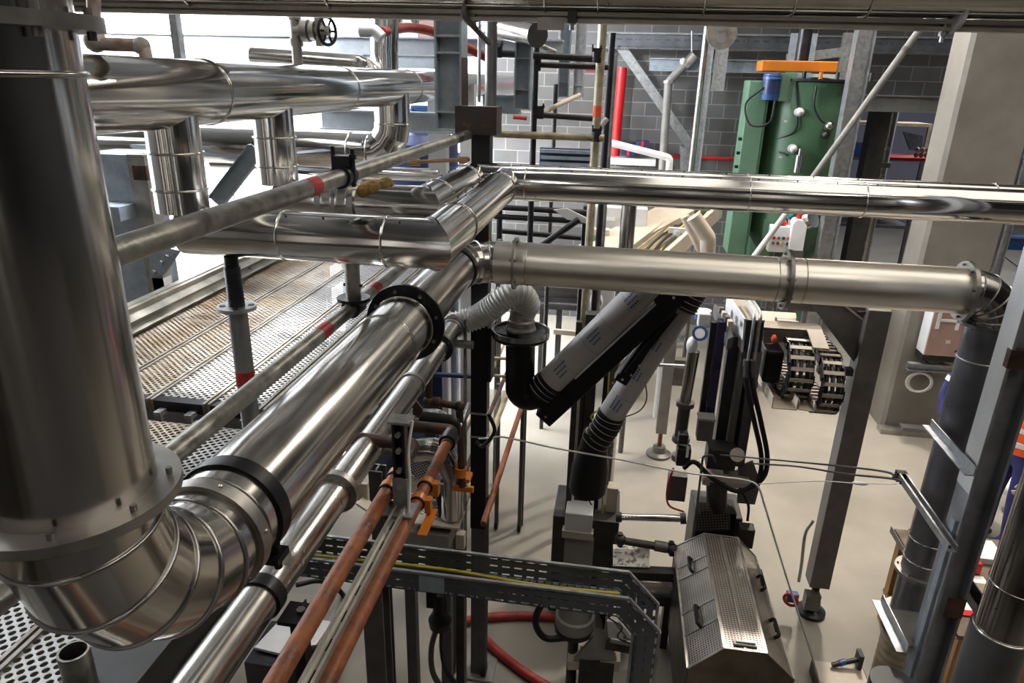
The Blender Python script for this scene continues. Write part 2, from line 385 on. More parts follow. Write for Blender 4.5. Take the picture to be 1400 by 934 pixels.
struct('wall_rear', MB().bb(-14, 18, -8.2, -8, 0, 8), WALLG)
c = MB()
hx0, hx1, hy0, hy1 = -6.05, -5.55, 5.3, 6.4        # unseen roof opening, added to drop a sun patch on the boards
for b in ((-14, hx0, -8, 26), (hx1, 18, -8, 26), (hx0, hx1, -8, hy0), (hx0, hx1, hy1, 26)): c.bb(*b, 8, 8.15)
struct('ceiling', c, CEIL)
g = struct('window_1', MB().bb(-10, -2.3, 12.05, 12.12, .0, 7.9), GLOWWIN)
m = MB()
for x in (-10, -8.1, -6.2, -4.3, -2.35): m.bb(x-.05, x+.05, 11.95, 12.05, 0, 7.9)
for z in (.1, 2.6, 5.2, 7.85): m.bb(-10, -2.3, 11.96, 12.05, z-.05, z+.05)
part('window_frame', m, WHITE, g)
for i, x in enumerate((-2.5, 1.2, 6.0)):
    m = MB().ib((x, -8, 7.4), (x, 12, 7.4), .5, .22, .02); struct('trim_%d' % (i+2), m, MGREY)
for i, (x, y0) in enumerate(((-.9, -3), (2.6, -2), (5.2, 1.0), (-3.4, 0))):  # unseen glowing strips, added for highlight lines along the pipes
    t = thing('ceiling_light', 'long strip lamp hung under the hall roof, %s' % ('nearest the bridge pipes', 'above the machine line', 'over the open right floor', 'over the scaffold boards')[i], 'ceiling light', (x, y0, 7.0), 'strip lamps under the roof')
    part('housing', MB().bb(x-.1, x+.1, y0, y0+3, 7.06, 7.14), WHITE, t); part('lamp_tube', MB().cyl((x, y0+.05, 7.03), (x, y0+2.95, 7.03), .03, 10), GLOWSTRIP, t)
    part('hanger', MB().beam((x, y0+1.5, 7.14), (x, y0+1.5, 8.0), .02, .02), GALV, t)

for i, (x, wd) in enumerate(((-8.2, .5), (-5.4, .22), (-3.9, .4), (-2.2, .15), (-.7, .3), (1.4, .15), (3.0, .4), (5.4, .2))):  # unseen glowing strips behind the lens, added to streak the duct reflections
    g = struct('window_%d' % (i+2), MB().bb(x-wd/2, x+wd/2, -7.99, -7.9, 1.2, 6.4), GLOWSTREAK)
    part('window_frame', MB().bb(x-wd/2-.06, x-wd/2, -7.99, -7.86, 1.14, 6.46).bb(x+wd/2, x+wd/2+.06, -7.99, -7.86, 1.14, 6.46).bb(x-wd/2, x+wd/2, -7.99, -7.86, 3.7, 3.8), MGREY, g)
g = struct('window_10', MB().bb(-9.98, -9.9, 1.5, 11.5, 1.4, 7.4), GLOWWIN)  # unseen glowing panel, added in the left wall to light the left zone
m = MB()
for y in (1.5, 4.0, 6.5, 9.0, 11.5): m.bb(-9.99, -9.84, y-.04, y+.04, 1.4, 7.4)
part('window_frame', m, WHITE, g)
# ============================================================ the large vent duct
DX, DZ, R1 = -.742, 3.166, .11
RY = .755
t = thing('vent_duct', 'large stainless vent duct with segmented elbows, from the left foreground riser to the right drop', 'duct', (DX, RY, 3.0))
ZF = 3.43
ztop = atz(70, 18, y=RY-R1*.9); zs = atz(60, 103, y=RY-R1*.9)
part('riser', MB().cyl((DX, RY, ZF), (DX, RY, 5.2), R1, 64), DUCT, t)
part('seam_bead', MB().torus((DX, RY, zs), Z, R1+.001, .004, 48), RIB, t)
def flange(par, p, ax, ri, ro, th, m_, nb, name='flange', br=.006, bl=.01):
    f = part(name, MB().collar(p, ax, ri, ro, th, 48), m_, par, bev=.0015)
    ax = V(ax).normalized(); u, v = frame(ax); rm = (ri+ro)/2
    for k in range(nb):
        a = 2*math.pi*(k+.35)/nb; c = V(p)+(u*math.cos(a)+v*math.sin(a))*rm
        part('bolt', MB().cyl(c-ax*(th/2+bl), c+ax*(th/2+bl), br, 6), FLANGE, f)
    return f
flange(t, (DX, RY, ztop), Z, R1, R1+.03, .016, FLANGE, 8)
flange(t, (DX, RY, ZF), Z, R1, R1+.034, .016, GREYFL, 8, br=.005)
def gore(par, c, a0, a1, R, r, u, v, n, rib=.004, mat_=DUCT, name='elbow'):
    """lobster-back elbow about c from angle a0 to a1 in the plane u, v"""
    u, v = V(u), V(v); P = [V(c)+u*R*math.cos(a0+(a1-a0)*k/n)+v*R*math.sin(a0+(a1-a0)*k/n) for k in range(n+1)]
    # mitre joints sit outside the arc so that each piece is straight
    k_ = 1/math.cos((a1-a0)/n/2); Q = [P[0]]
    for k in range(n):
        a = a0+(a1-a0)*(k+.5)/n; Q.append(V(c)+(u*math.cos(a)+v*math.sin(a))*R*k_)
    Q.append(P[-1])
    e = part(name, MB().tube(Q, r, 48, split=True, cap=False), mat_, par)
    for k in range(1, len(Q)-1):
        ax = ((Q[k+1]-Q[k]).normalized()+(Q[k]-Q[k-1]).normalized()).normalized()
        part('joint_bead', MB().torus(Q[k], ax, r*1.012, rib, 48), RIB, e)
    return e
RB = .27
gore(t, (DX, RY+RB, ZF-.012+.0), math.pi, 1.5*math.pi, RB, R1, Y, Z, 5)
DZ = ZF-.012-RB
y0 = RY+RB
part('straight_section', MB().cyl((DX, y0-.02, DZ), (DX, 2.335, DZ), R1, 64), DUCT, t)
f = part('joint_ring', MB().collar((DX, 1.045, DZ), Y, R1, R1+.010, .03, 48), GREYFL, t, 'grey steel joint ring', bev=.002)
for k in range(6):
    a = 2*math.pi*(k+.2)/6; part('rivet', MB().ball((DX+math.cos(a)*(R1+.011), 1.045, DZ+math.sin(a)*(R1+.011)), .005, 8, 6), STEEL, f)
part('seam_bead', MB().torus((DX, 1.075, DZ), Y, R1+.001, .003, 48), RIB, t)
s = part('strap', MB().collar((DX, 1.135, DZ), Y, R1, R1+.007, .038, 48), BLACK, t, 'black clamp strap')
cx, cz = DX+.128*math.cos(-.95), DZ+.128*math.sin(-.95)
part('strap_lug', MB().box((cx, 1.135, cz), (.05, .05, .016)).cyl((cx+.01, 1.135, cz-.03), (cx+.01, 1.135, cz+.03), .009, 8), BLACK, s)
part('seam_bead', MB().torus((DX, 2.10, DZ), Y, R1, .0025, 48).torus((DX, 2.085, DZ), Y, R1, .002, 48), DUCT, t)
part('seam_bead', MB().torus((DX, 2.305, DZ), Y, R1+.001, .004, 48), DUCT, t)
flange(t, (DX, 2.345, DZ), Y, .1, .147, .014, BLACKS, 8, br=.007)
R2 = .101; YX = 3.32; RE = .165
part('straight_section', MB().cyl((DX, 2.345, DZ), (DX, YX-RE, DZ), R2, 64), DUCT, t)
part('strap', MB().collar((DX, YX-RE-.02, DZ), Y, R2, R2+.006, .035, 48), BLACKS, t, 'black clamp strap')
gore(t, (DX+RE, YX-RE, DZ), math.pi, math.pi/2, RE, R2+.003, X, Y, 4, .0035)
xf = atx(701, 350, y=YX-R2); xm = atx(1083, 375, y=YX-R2); xe = atx(1336, 390, y=YX-R2)
xr = 1.72; RR = xr-xe-.01
part('horizontal_run', MB().cyl((DX+RE, YX, DZ), (xe+.01, YX, DZ), R2+.004, 64), DUCTR, t)
flange(t, (xf, YX, DZ), X, R2, .128, .012, BRASS if False else GREYFL, 6)
for px in (718, 1068, 1106): part('seam_bead', MB().torus((atx(px, 350+(px-700)*.06, y=YX-R2), YX, DZ), X, R2+.004, .003, 48), STEEL, t)
flange(t, (xm, YX, DZ), X, R2, .142, .016, FLANGE, 8)
flange(t, (xe, YX, DZ), X, R2, .135, .018, GREYFL, 8)
gore(t, (xe+.01, YX, DZ-RR), math.pi/2, 0, RR, R2+.002, X, Z, 5, .0035)
zt = DZ-RR
flange(t, (xr, YX, zt-.01), Z, R2-.005, .128, .016, FLANGE, 8)
part('drop', MB().cyl((xr, YX, zt), (xr, YX, 1.32), R2-.004, 48), mat('drop_steel', (.30, .30, .34), .9, .33, var=.2, scale=4, bump=.04, bscale=3), t, 'darker grey drop pipe')
for px, py in ((1335, 495), (1262, 742), (1254, 770)): part('seam_bead', MB().torus((xr, YX, atz(px, py, y=YX-.05)), Z, R2-.003, .005, 48), RIB, t)
flange(t, (xr, YX, 1.62), Z, R2-.005, .125, .02, GREYFL, 6)
flange(t, (xr, YX, 1.33), Z, R2-.005, .135, .022, GREYFL, 6)
# coiled hose under the drop
ho = thing('coil_hose', 'beige ribbed hose wrapped under the dark drop pipe at bottom right', 'hose', (xr, YX, 0))
pts = [V((xr, YX, 1.27-.012*k)) for k in range(106)]
part('hose_body', MB().tube(pts, .1, 28, rs=[.100+(.006 if (k % 4) < 2 else 0) for k in range(106)]), TIMBP, ho)
part('hose_clip', MB().collar((xr, YX, 1.255), Z, .1, .114, .05), RUBBER, ho)

# ------------------------------------------------------------ the small duct below it
SX, SZ, RS = -.862, 2.69, .055
t = thing('slim_duct', 'slim stainless pipe running below and beside the large duct', 'duct', (SX, 1.5, 2.6))
ye = aty(622, 437, x=SX)
part('pipe', MB().cyl((SX, .2, SZ), (SX, ye, SZ), RS, 40), BRUSH, t)
for px, py, ro, th, mm, lab in ((461, 682, .075, .028, GREYFL, 'grey bolted ring'), (360, 830, .062, .04, BLACKS, 'black strap'), (563, 512, .061, .022, GREYFL, 'grey ring'), (600, 470, .077, .025, BLACKS, 'dark bolted ring'), (617, 447, .06, .012, GREYFL, 'hose clip')):
    f = flange(t, (SX, aty(px, py, x=SX), SZ), Y, RS-.002, ro, th, mm, 4 if ro > .07 else 0, name='pipe_ring', br=.005, bl=.005)
    f['label'] = lab
yb = aty(362, 835, x=SX)
s = thing('pipe_stand', 'dark bolted bracket and two legs holding up the slim pipe at lower left', 'stand', (SX+.1, yb, 0))
part('plate', MB().box((SX+.1, yb, SZ-.05), (.09, .08, .012)), BLACKS, s); part('bolt', MB().cyl((SX+.105, yb, SZ-.05), (SX+.105, yb, SZ-.03), .012, 8), FLANGE, s)
part('leg', MB().ang((SX+.09, yb+.03, 0), (SX+.09, yb+.03, SZ-.055), .035, .035), BLACKS, s); part('leg', MB().ang((SX+.12, yb-.03, 0), (SX+.12, yb-.03, SZ-.055), .035, .035), BLACKS, s)
# clear corrugated hose
def corrugate(par, pts, r, m_, step=.006, dr=.004, n=20, name='hose_body', every=3):
    P = resample(pts, step)
    if name == 'bellows':
        for k in range(2, len(P)-1, 4): part('wire_ring', MB().torus(P[k], P[k+1]-P[k-1], r+dr+.001, .0022, 28, 5), GREYFL, par)
    return part(name, MB().tube(P, r, n, rs=[r+(dr if k % every == 0 else 0) for k in range(len(P))]), m_, par)
PY = 3.75
rx, rz = atx(712, 456, y=PY), atz(712, 456, y=PY)
hp = [V((SX, ye-.03, SZ)), V((SX+.01, ye+.01, SZ+.005))]+[at(px, py, y=y) for px, py, y in ((652, 434, 3.675), (671, 422, 3.665), (687, 409, 3.66), (702, 401, 3.67), (714, 403, 3.70), (721, 415, 3.735))]+[V((rx+.03, PY, rz+.18)), V((rx+.012, PY, rz+.12))]
t = thing('flexible_hose', 'clear ribbed flexible hose arching from the slim pipe to the black arm mount', 'hose', (rx, PY, rz))
corrugate(t, smoothpath(hp, 14), .063, CLEAR, step=.0065, dr=.007, n=24)
pp = resample(smoothpath(hp, 14), .0195)
wr = MB()
for i in range(1, len(pp)-1): wr.torus(pp[i], pp[i+1]-pp[i-1], .0705, .0024, 20, 5)
part('wire_spiral', wr, LGREY, t); part('hose_clip', MB().collar((rx+.012, PY, rz+.12), Z, .058, .068, .02), GALV, t)
part('hose_end', MB().lathe((rx, PY, rz+.02), Z, [(0, .088), (.012, .088), (.03, .080), (.06, .078), (.07, .070), (.13, .062)], 28), GREYFL, t, 'flared metal hose end')
# ============================================================ twin clad pipes and the overhead pipe
UZ, UR = 3.523, .076
def seams(par, pts, ax, r): 
    for p in pts: part('cladding_seam', MB().torus(p, ax, r+.001, .0035, 40), CLAD, par)
def screws(par, pts):
    for p in pts: part('screw', MB().ball(p, .0045, 6, 4), BLACKS, par)
XO, ZO, RO = -1.36, 3.934, .1
def mitred(par, name, pts, r, m_=CLAD):
    return part(name, MB().tube(pts, r, 48, split=True), m_, par)
d1y = 2.03; d2y = 2.68
# front pipe: left end under drop, forward run, elbow right, long run to the right
t = thing('clad_pipe', 'nearer of the two twin shiny clad pipes, crossing the picture to the right edge', 'pipe', (-.55, 2.6, UZ))
yF = 3.38
mitred(t, 'pipe_run', [(XO, d1y, UZ), (-.55, d1y, UZ), (-.55, yF, UZ), (3.2, yF, UZ)], UR)
seams(t, [(atx(519, 320, y=d1y-UR), d1y, UZ), (-1.02, d1y, UZ)], X, UR); seams(t, [(-.55, 2.33, UZ), (-.55, 3.2, UZ)], Y, UR)
seams(t, [(atx(px, 265, y=yF-UR), yF, UZ) for px in (716, 1027, 1189)], X, UR)
part('mitre_lip', MB().torus((-.55, d1y, UZ), (1, 1, 0), UR*1.05, .004, 40), BLACKS, t)
screws(t, [(-.575, 2.35+.13*k, UZ+UR-.003) for k in range(8)]+[(-.4+.17*k, yF-.02, UZ+UR-.003) for k in range(20)]+[(-1.0+.12*k, d1y-.035, UZ+UR*.9) for k in range(4)])
t2 = thing('clad_pipe', 'further of the two twin shiny clad pipes, mostly hidden behind its nearer twin', 'pipe', (-.75, 3.2, UZ))
yB = 3.56
mitred(t2, 'pipe_run', [(XO, d2y, UZ), (-.75, d2y, UZ), (-.75, yB, UZ), (3.2, yB, UZ)], UR)
seams(t2, [(-.75, 2.86, UZ), (-.75, 3.4, UZ)], Y, UR); seams(t2, [(atx(700, 230, y=yB), yB, UZ), (.6, yB, UZ), (1.7, yB, UZ)], X, UR)
part('mitre_lip', MB().torus((-.75, d2y, UZ), (1, 1, 0), UR*1.05, .004, 40), BLACKS, t2)
screws(t2, [(-.775, 2.9+.13*k, UZ+UR-.003) for k in range(5)]+[(-.5+.2*k, yB-.02, UZ+UR-.003) for k in range(17)])
xw = atx(505, 262, y=d2y-.05)
solo('insulation_scrap', MB().ball((xw, d2y-.02, UZ+.055), .05, 16, 12, (1.0, .9, .8)).ball((xw+.05, d2y, UZ+.07), .035, 12, 9).ball((xw-.02, d2y-.04, UZ+.05), .035, 12, 9), WOOL, 'yellow wool insulation tuft spilling over the rear clad pipe', 'insulation')
solo('foil_wrap', MB().tube([(xw-.22+.02*k, d2y, UZ) for k in range(9)], .08, 14, rs=[.079+.006*((k*7) % 3) for k in range(9)]), STEEL, 'crumpled foil wrap on the rear clad pipe beside yellow wool', 'wrap')
# overhead pipe with drops
t = thing('overhead_pipe', 'thick shiny clad pipe at eye height on the left with three drops', 'pipe', (XO, 3, ZO))
part('main_run', MB().cyl((XO, .5, ZO), (XO, 9.5, ZO), RO, 56), CLAD, t)
seams(t, [(XO, aty(px, py, x=XO+RO), ZO) for px, py in ((318, 125), (492, 122), (578, 117), (640, 115))], Y, RO)
for n_, (dy, zb) in enumerate(((d1y, UZ), (d2y, UZ))):
    b = part('drop', MB().cyl((XO, dy, zb+.06), (XO, dy, ZO-.03), .079, 40), CLAD, t)
    for z in (zb+.13, zb+.24): part('bead', MB().torus((XO, dy, z), Z, .08, .004, 40), STEEL, b)
    part('saddle_lip', MB().torus((XO, dy, ZO-.055), Z, .082, .005, 40), STEEL, b)
d3y = aty(548, 175, x=XO+.05)
z3 = atz(430, 205, y=d3y-.05)
b = part('drop', MB().tube(fillet([(XO, d3y, ZO-.03), (XO, d3y, z3), (-6.5, d3y, z3)], .16, 4), .105, 40, split=True), CLAD, t, 'third drop that elbows away to the left')
for x in (-1.62, -1.5): part('bead', MB().torus((x, d3y, z3), X, .106, .005, 40), STEEL, b)
part('bead', MB().torus((XO, d3y, ZO-.2), Z, .106, .005, 40), STEEL, b)

# ============================================================ scaffold: boards, toe board, rails, props
PZ = 2.70
yj = aty(255, 552, z=PZ)
bd = [(-2.454, -2.135), (-2.123, -1.89), (-1.882, -1.635), (-1.625, -1.39), (-1.38, -1.15)]
def board(x0, x1, y0, y1, z, label, m_):
    b = thing('scaffold_board', label, 'scaffold board', ((x0+x1)/2, y0, z-.05), 'steel boards of the scaffold deck')
    part('deck_sheet', MB().panel((x0+.012, y0+.05, z), (x0+.012, y1-.03, z), (x1-.012, y1-.03, z), (x1-.012, y0+.05, z), -.002), m_, b)
    f = MB()
    for a in (x0, x1-.012): f.bb(a, a+.012, y0, y1, z-.055, z+.006)
    part('side_rail', f, mat_rail, b)
    part('end_cap', MB().bb(x0+.012, x1-.012, y0, y0+.05, z-.045, z+.001), BLACKS if y0 > 1 else mat_rail, b)
    for a in (x0+.04, x1-.07): part('hook', MB().bb(a, a+.03, y0-.035, y0, z-.05, z-.03).bb(a, a+.03, y0-.045, y0-.03, z-.07, z-.03), GALV, b)
mat_rail = mat('board_rail', (.34, .33, .31), .6, .48, var=.3, scale=14, col2=(.20, .16, .11))
nm = ('beside the toe board', 'second from the toe board', 'third from the toe board', 'fourth from the toe board', 'fifth from the toe board, below the duct')
for i, (a, b_) in enumerate(bd):
    board(a, b_, yj, 6.2, PZ, 'far perforated steel scaffold board, '+nm[i], PLANK if i < 2 else PLANKN)
    board(a, b_, -.2, yj-.05, PZ-.05, 'near perforated steel scaffold board, '+nm[i], PLANK if i in (1, 2) else PLANKN)
solo('toe_board', MB().ext([(0, 0), (.02, 0), (.05, .03), (.02, .06), (.05, .09), (.02, .12), (.03, .15), (0, .15)], (-2.46, -.2, PZ), (-2.46, 6.2, PZ)).bb(-2.50, -2.46, -.2, 6.2, PZ, PZ+.155), mat('toe_steel', (.50, .48, .42), .85, .35, var=.25, scale=6), 'folded metal toe board along the far left edge of the scaffold deck', 'toe board')
for i, y in enumerate((.2, yj-.02, 3.6, 5.9)):
    solo('ledger', MB().cyl((-2.7, y, PZ-.11), (-.75, y, PZ-.11), .0242, 12), SCAFF, 'scaffold cross tube under the boards, number %s from the camera' % ('one', 'two', 'three', 'four')[i], 'scaffold tube', 'cross tubes under the deck')
for i, (x, y) in enumerate(((-2.62, .25), (-2.62, 3.65), (-2.62, 5.95), (-1.0, 5.95), (-1.02, -.1))):
    solo('standard', MB().cyl((x, y, 0), (x, y, PZ-.02), .0242, 12), SCAFF, 'upright scaffold tube below the deck, %s' % ('near left', 'mid left', 'far left', 'far right', 'near right')[i], 'scaffold tube', 'uprights under the deck')
RX, RZ, TR = -.93, 3.205, .0245
t = thing('guard_rail', 'low scaffold tube with red bands lying along the boards beside the duct', 'scaffold tube', (RX, 2, RZ))
part('tube', MB().cyl((RX, .3, RZ), (RX, 4.6, RZ), TR, 24), SCAFF, t)
for px, py in ((442, 462), (512, 402)):
    y = aty(px, py, x=RX); part('red_band', MB().cyl((RX, y-.035, RZ), (RX, y+.035, RZ), TR+.0008, 24), REDB, t)
TX, TZ = -.81, 3.718
t = thing('guard_rail', 'upper scaffold tube with one red band crossing in front of the clad drops', 'scaffold tube', (TX, 2, TZ))
y1 = aty(645, 188, x=TX)
part('tube', MB().cyl((TX, .35, TZ), (TX, y1, TZ), TR, 24), SCAFF, t)
y = aty(425, 257, x=TX); part('red_band', MB().cyl((TX, y-.03, TZ), (TX, y+.03, TZ), TR+.0008, 24), REDB, t)
y = aty(625, 193, x=TX); part('tape', MB().cyl((TX, y-.05, TZ), (TX, y+.05, TZ), TR+.0008, 20), BLACKS, t)
def coupler(p, label, m_=BLACKS, s=1.0, ax=Y, group='scaffold couplers'):
    p = V(p); c = thing('coupler', label, 'coupler', p, group)
    part('body', MB().collar(p, ax, .024, .034, .05*s, 20).box(p+V((.0, 0, .045)), (.05, .045, .03)), m_, c)
    part('bolt', MB().cyl(p+V((.03, 0, -.03)), p+V((.03, 0, .08)), .007, 8).cyl(p+V((-.03, 0, -.03)), p+V((-.03, 0, .085)), .007, 8), m_, c)
    part('nut', MB().cyl(p+V((.03, 0, .05)), p+V((.03, 0, .064)), .012, 6), m_, c)
y = aty(470, 240, x=TX); coupler((TX, y, TZ), 'rusty dark coupler clamped on the upper scaffold tube', s=1.3)
# props
xp = atx(330, 470, y=2.03)
t = thing('prop_jack', 'screw prop jack with red band standing on the boards under the clad pipe', 'prop', (xp, 2.03, PZ))
zc = atz(325, 420, y=2.03)
part('inner_tube', MB().cyl((xp, 2.03, zc-.05), (xp, 2.03, UZ-UR), .022, 20), BLACKS, t)
part('screw_thread', MB().tube([(xp, 2.03, zc+.002*k) for k in range(70)], .026, 16, rs=[.0245+.003*(k % 3 == 0) for k in range(70)]), BLACKS, t)
cw = part('collar_nut', MB().collar((xp, 2.03, zc), Z, .024, .062, .012, 28), GALV, t)
for k in range(4): a = k*math.pi/2+.4; part('slot', MB().cyl((xp+.045*math.cos(a), 2.03+.045*math.sin(a), zc-.008), (xp+.045*math.cos(a), 2.03+.045*math.sin(a), zc+.008), .01, 10), BLACKS, cw)
part('outer_tube', MB().cyl((xp, 2.03, PZ), (xp, 2.03, zc-.006), .031, 24), mat('prop_grey', (.33, .35, .36), .6, .45, var=.2), t)
zr = atz(334, 515, y=2.03); part('red_band', MB().cyl((xp, 2.03, zr-.025), (xp, 2.03, zr+.025), .0318, 24), REDB, t)
part('foot', MB().box((xp, 2.03, PZ+.006), (.12, .12, .01)), BLACKS, t)
xq = RX; yq = aty(485, 432, x=RX)
t = thing('prop_tube', 'short dark upright tube standing on the low rail under the clad pipe', 'prop', (xq, yq, RZ))
part('tube', MB().cyl((xq, yq, RZ+.02), (xq, yq, UZ-.02), .027, 20), SCAFF, t); part('base_clamp', MB().collar((xq, yq, RZ), Y, .0245, .036, .07, 20).collar((xq, yq, RZ+.03), Z, .027, .06, .012, 20), BLACKS, t)
for z in (.08, .2): part('bolt', MB().cyl((xq-.035, yq, RZ+z), (xq+.035, yq, RZ+z), .006, 8), BLACKS, t)
solo('stub_tube', MB().lathe((atx(100, 890, z=PZ+.12), aty(100, 890, z=PZ+.12), PZ-.05), Z, [(0, .032), (.17, .032), (.17, .027), (.02, .027)], 24), SCAFF, 'open scaffold tube end standing up through the near boards below the elbow', 'scaffold tube')
solo('edge_channel', MB().bb(-1.15, -.98, -.2, 1.6, PZ-.12, PZ+.02), DGREY, 'dark steel edge beam beside the near boards under the big elbow', 'beam')

# ============================================================ black post and the hung steel
px_ = atx(655, 450, y=PY)
t = thing('steel_post', 'tall black square post beside the segmented elbow, grey at its foot', 'post', (px_, PY+.05, 0))
part('upper_length', MB().bb(px_-.05, px_+.05, PY, PY+.1, 1.25, 3.80), BLACK, t, bev=.004); part('lower_length', MB().bb(px_-.045, px_+.045, PY+.004, PY+.096, .02, 1.25), DGREY, t, 'grey lower length', bev=.003)
part('base_plate', MB().bb(px_-.1, px_+.12, PY-.05, PY+.17, 0, .02), MGREY, t)
part('head_bracket', MB().bb(px_-.13, px_+.09, PY-.03, PY+.13, 3.72, 3.86), RUSTW, t, 'rust marked welded head box')
hb = MB().ib((atx(619, 100, y=4.0), 4.0, 3.74), (atx(619, 100, y=4.0), 4.0, 4.6), .15, .15, .012, up=X)
t = thing('hanger_beam', 'galvanised H section hanger left of the black post top, rusty on one flange', 'beam', (atx(619, 100, y=4.0), 4.0, 3.7))
part('section', MB().ib((atx(617, 100, y=4.0), 4.0, 3.73), (atx(617, 100, y=4.0), 4.0, 5.6), .15, .15, .012, up=X), GALVB, t)
for py in (49, 72, 153): 
    z = atz(617, py, y=3.93); part('stiffener', MB().bb(atx(617, 100, y=4.0)-.065, atx(617, 100, y=4.0)+.065, 3.93, 4.07, z-.006, z+.006), GALV, t)
z = 3.9; part('rusty_edge', MB().bb(atx(617, 100, y=4.0)+.0745, atx(617, 100, y=4.0)+.078, 3.925, 4.075, 3.73, 4.1), RUSTD, t)
for i, (px, py, y, w_) in enumerate(((716, 150, 4.6, .10), (772, 133, 6.2, .09), (792, 133, 8.0, .11))):
    x = atx(px, 90, y=y); z = atz(px, py, y=y)
    t = thing('hanger_beam', 'grey H section hanger right of the black post, %s' % ('nearest and widest', 'middle one of three', 'thin one near the yellowish scaffold tube')[i], 'beam', (x, y, z), 'hanger beams')
    part('section', MB().ib((x, y, z), (x, y, 5.8), w_, w_, .01, up=X), (GALVB, GALVB, GALV)[i], t)
    for zz in (z+.005, z+.12, z+.3): part('stiffener', MB().bb(x-w_*.45, x+w_*.45, y-w_*.48, y+w_*.48, zz-.004, zz+.004), GALV, t)
# ============================================================ fume extraction arms
def dirbox(p, q, w, h, up): return MB().beam(p, q, w, h, up)
t = thing('extraction_arm', 'upper black fume arm with grey hose, rising from a round mount on the black post', 'extraction arm', (rx, PY, rz))
part('mount_plate', MB().poly([(px_+.05, PY+.0, rz-.02), (px_+.05, PY+.1, rz-.02), (rx-.02, PY+.11, rz-.02), (rx-.02, PY-.11, rz-.02)], (0, 0, .03)), BLACK, t)
part('mount_plate', MB().bb(px_+.051, px_+.075, PY-.01, PY+.11, rz-.32, rz+.02), BLACK, t)
part('dish', MB().lathe((rx, PY, rz-.03), Z, [(0, .08), (0, .15), (.012, .165), (.055, .165), (.055, .155), (.02, .150), (.012, .06)], 36), mat('arm_black', (.014, .014, .015), .2, .35), t)
part('dish_rim', MB().collar((rx, PY, rz+.012), Z, .165, .1665, .03, 36), STEEL, t)
a0, a1 = at(736, 538, y=PY-.02), at(905, 372, y=PY-.02)
part('swivel_elbow', MB().tube(fillet([(rx, PY, rz-.02), (rx+.005, PY, at(722, 556, y=PY).z), at(752, 522, y=PY)], .11, 8), .086, 28), BLACK, t)
d = (a1-a0).normalized(); n_ = d.cross(Y).normalized(); n_ = n_ if n_.x > 0 else -n_
corrugate(t, [a0+d*.01, a0+d*.12], .082, RUBBER, .008, .007, 24, 'bellows', 2)
part('hose', MB().cyl(a0+d*.115, a1, .083, 36), HOSE, t)
for k in range(1, 5): part('hose_ring_mark', MB().torus(a0+d*(.1+.17*k), d, .0832, .0009, 36, 4), BLUE, t)
b0, b1 = at(738, 562, y=PY)+n_*.045, at(914, 402, y=PY)+n_*.03
def prints(par, p, q, r, at_):
    dd = (q-p).normalized(); L_ = (q-p).length
    for f_ in at_:
        m_ = MB(); c = p+dd*L_*f_; out = (EYE-c)-dd*(EYE-c).dot(dd); out.normalize(); sd = dd.cross(out)
        for row in range(3):
            for k in range(6-row):
                a = -.35+.30*row; o_ = out*math.cos(a)+sd*math.sin(a)
                m_.box(c+dd*(k*.016-.04)+o_*(r+.0003), (.011, .010, .0006), (dd, dd.cross(o_), o_))
        part('printed_mark', m_, BLUE, par)
prints(t, a0+d*.115, a1, .083, (.14, .45, .78))
arm = part('arm_beam', dirbox(b0-d*.02, b1+d*.02, .115, .085, Y), BLACK, t, bev=.006)
part('beam_edge', dirbox(b0+d*.32-n_*.05-Y*.047, b1-d*.02-n_*.05-Y*.047, .012, .006, Y), GALVP, arm)  # pale strip painting a highlight along the beam edge
for p in ((746, 549), (757, 552), (757, 540), (746, 570)):
    c = at(*p, y=PY-.06); part('bolt', MB().cyl(c, c-Y*.006, .007, 8), GALV, arm)
part('gusset', MB().poly([a0-d*.05-Y*.06, a0+d*.12+n_*.02-Y*.06, a0+d*.1+n_*.14-Y*.06, a0-d*.02+n_*.13-Y*.06], (0, .01, 0)), BLACK, t)
PY2 = PY+.12
t = thing('extraction_arm', 'lower black fume arm with grey hose, hanging down to a black suction hood', 'extraction arm', at(808, 660, y=PY2))
c1, c0 = at(944, 398, y=PY2), at(836, 566, y=PY2)
d = (c1-c0).normalized(); n_ = d.cross(Y).normalized(); n_ = n_ if n_.x > 0 else -n_
part('hose', MB().cyl(c0, c1-d*.09, .079, 36), HOSE, t)
corrugate(t, [c1-d*.10, c1+d*.06], .085, RUBBER, .009, .008, 24, 'bellows', 2)
for k in (1, 2, 4): part('hose_ring_mark', MB().torus(c0+d*(.15*k), d, .0792, .0009, 36, 4), BLUE, t)
h1 = at(812, 606, y=PY2)
corrugate(t, smoothpath([c0, at(829, 582, y=PY2), h1], 8), .08, RUBBER, .010, .007, 24, 'bellows', 2)
prints(t, c0, c1, .079, (.12, .38, .62))
hb0 = at(803, 668, y=PY2)
part('hood', MB().tube([h1+(h1-hb0)*.25, h1-Z*.02, h1*.5+hb0*.5, hb0], .1, 32, rs=[.072, .085, .115, .118]).tube([hb0, hb0-Z*.02], .11, 32), BLACK, t)
b0, b1 = at(848, 520, y=PY2-.03), at(926, 408, y=PY2-.03)
arm = part('arm_beam', dirbox(b0, b1, .085, .085, Y), BLACK, t, bev=.006)
part('beam_edge', dirbox(b0+d*.05-n_*.038-Y*.044, b1-n_*.038-Y*.044, .012, .005, Y), GALVP, arm)  # highlight on this beam edge, also laid on as a pale strip
part('link_plate', dirbox(at(856, 512, y=PY2-.09), at(925, 425, y=PY2-.09), .035, .012, Y), BLACK, arm)
for p in ((838, 524), (851, 519), (863, 513), (874, 500), (926, 427)):
    c = at(*p, y=PY2-.10); part('bolt', MB().cyl(c, c-Y*.006, .007, 8), GALV, arm)
j = at(915, 404, y=PY-.06)
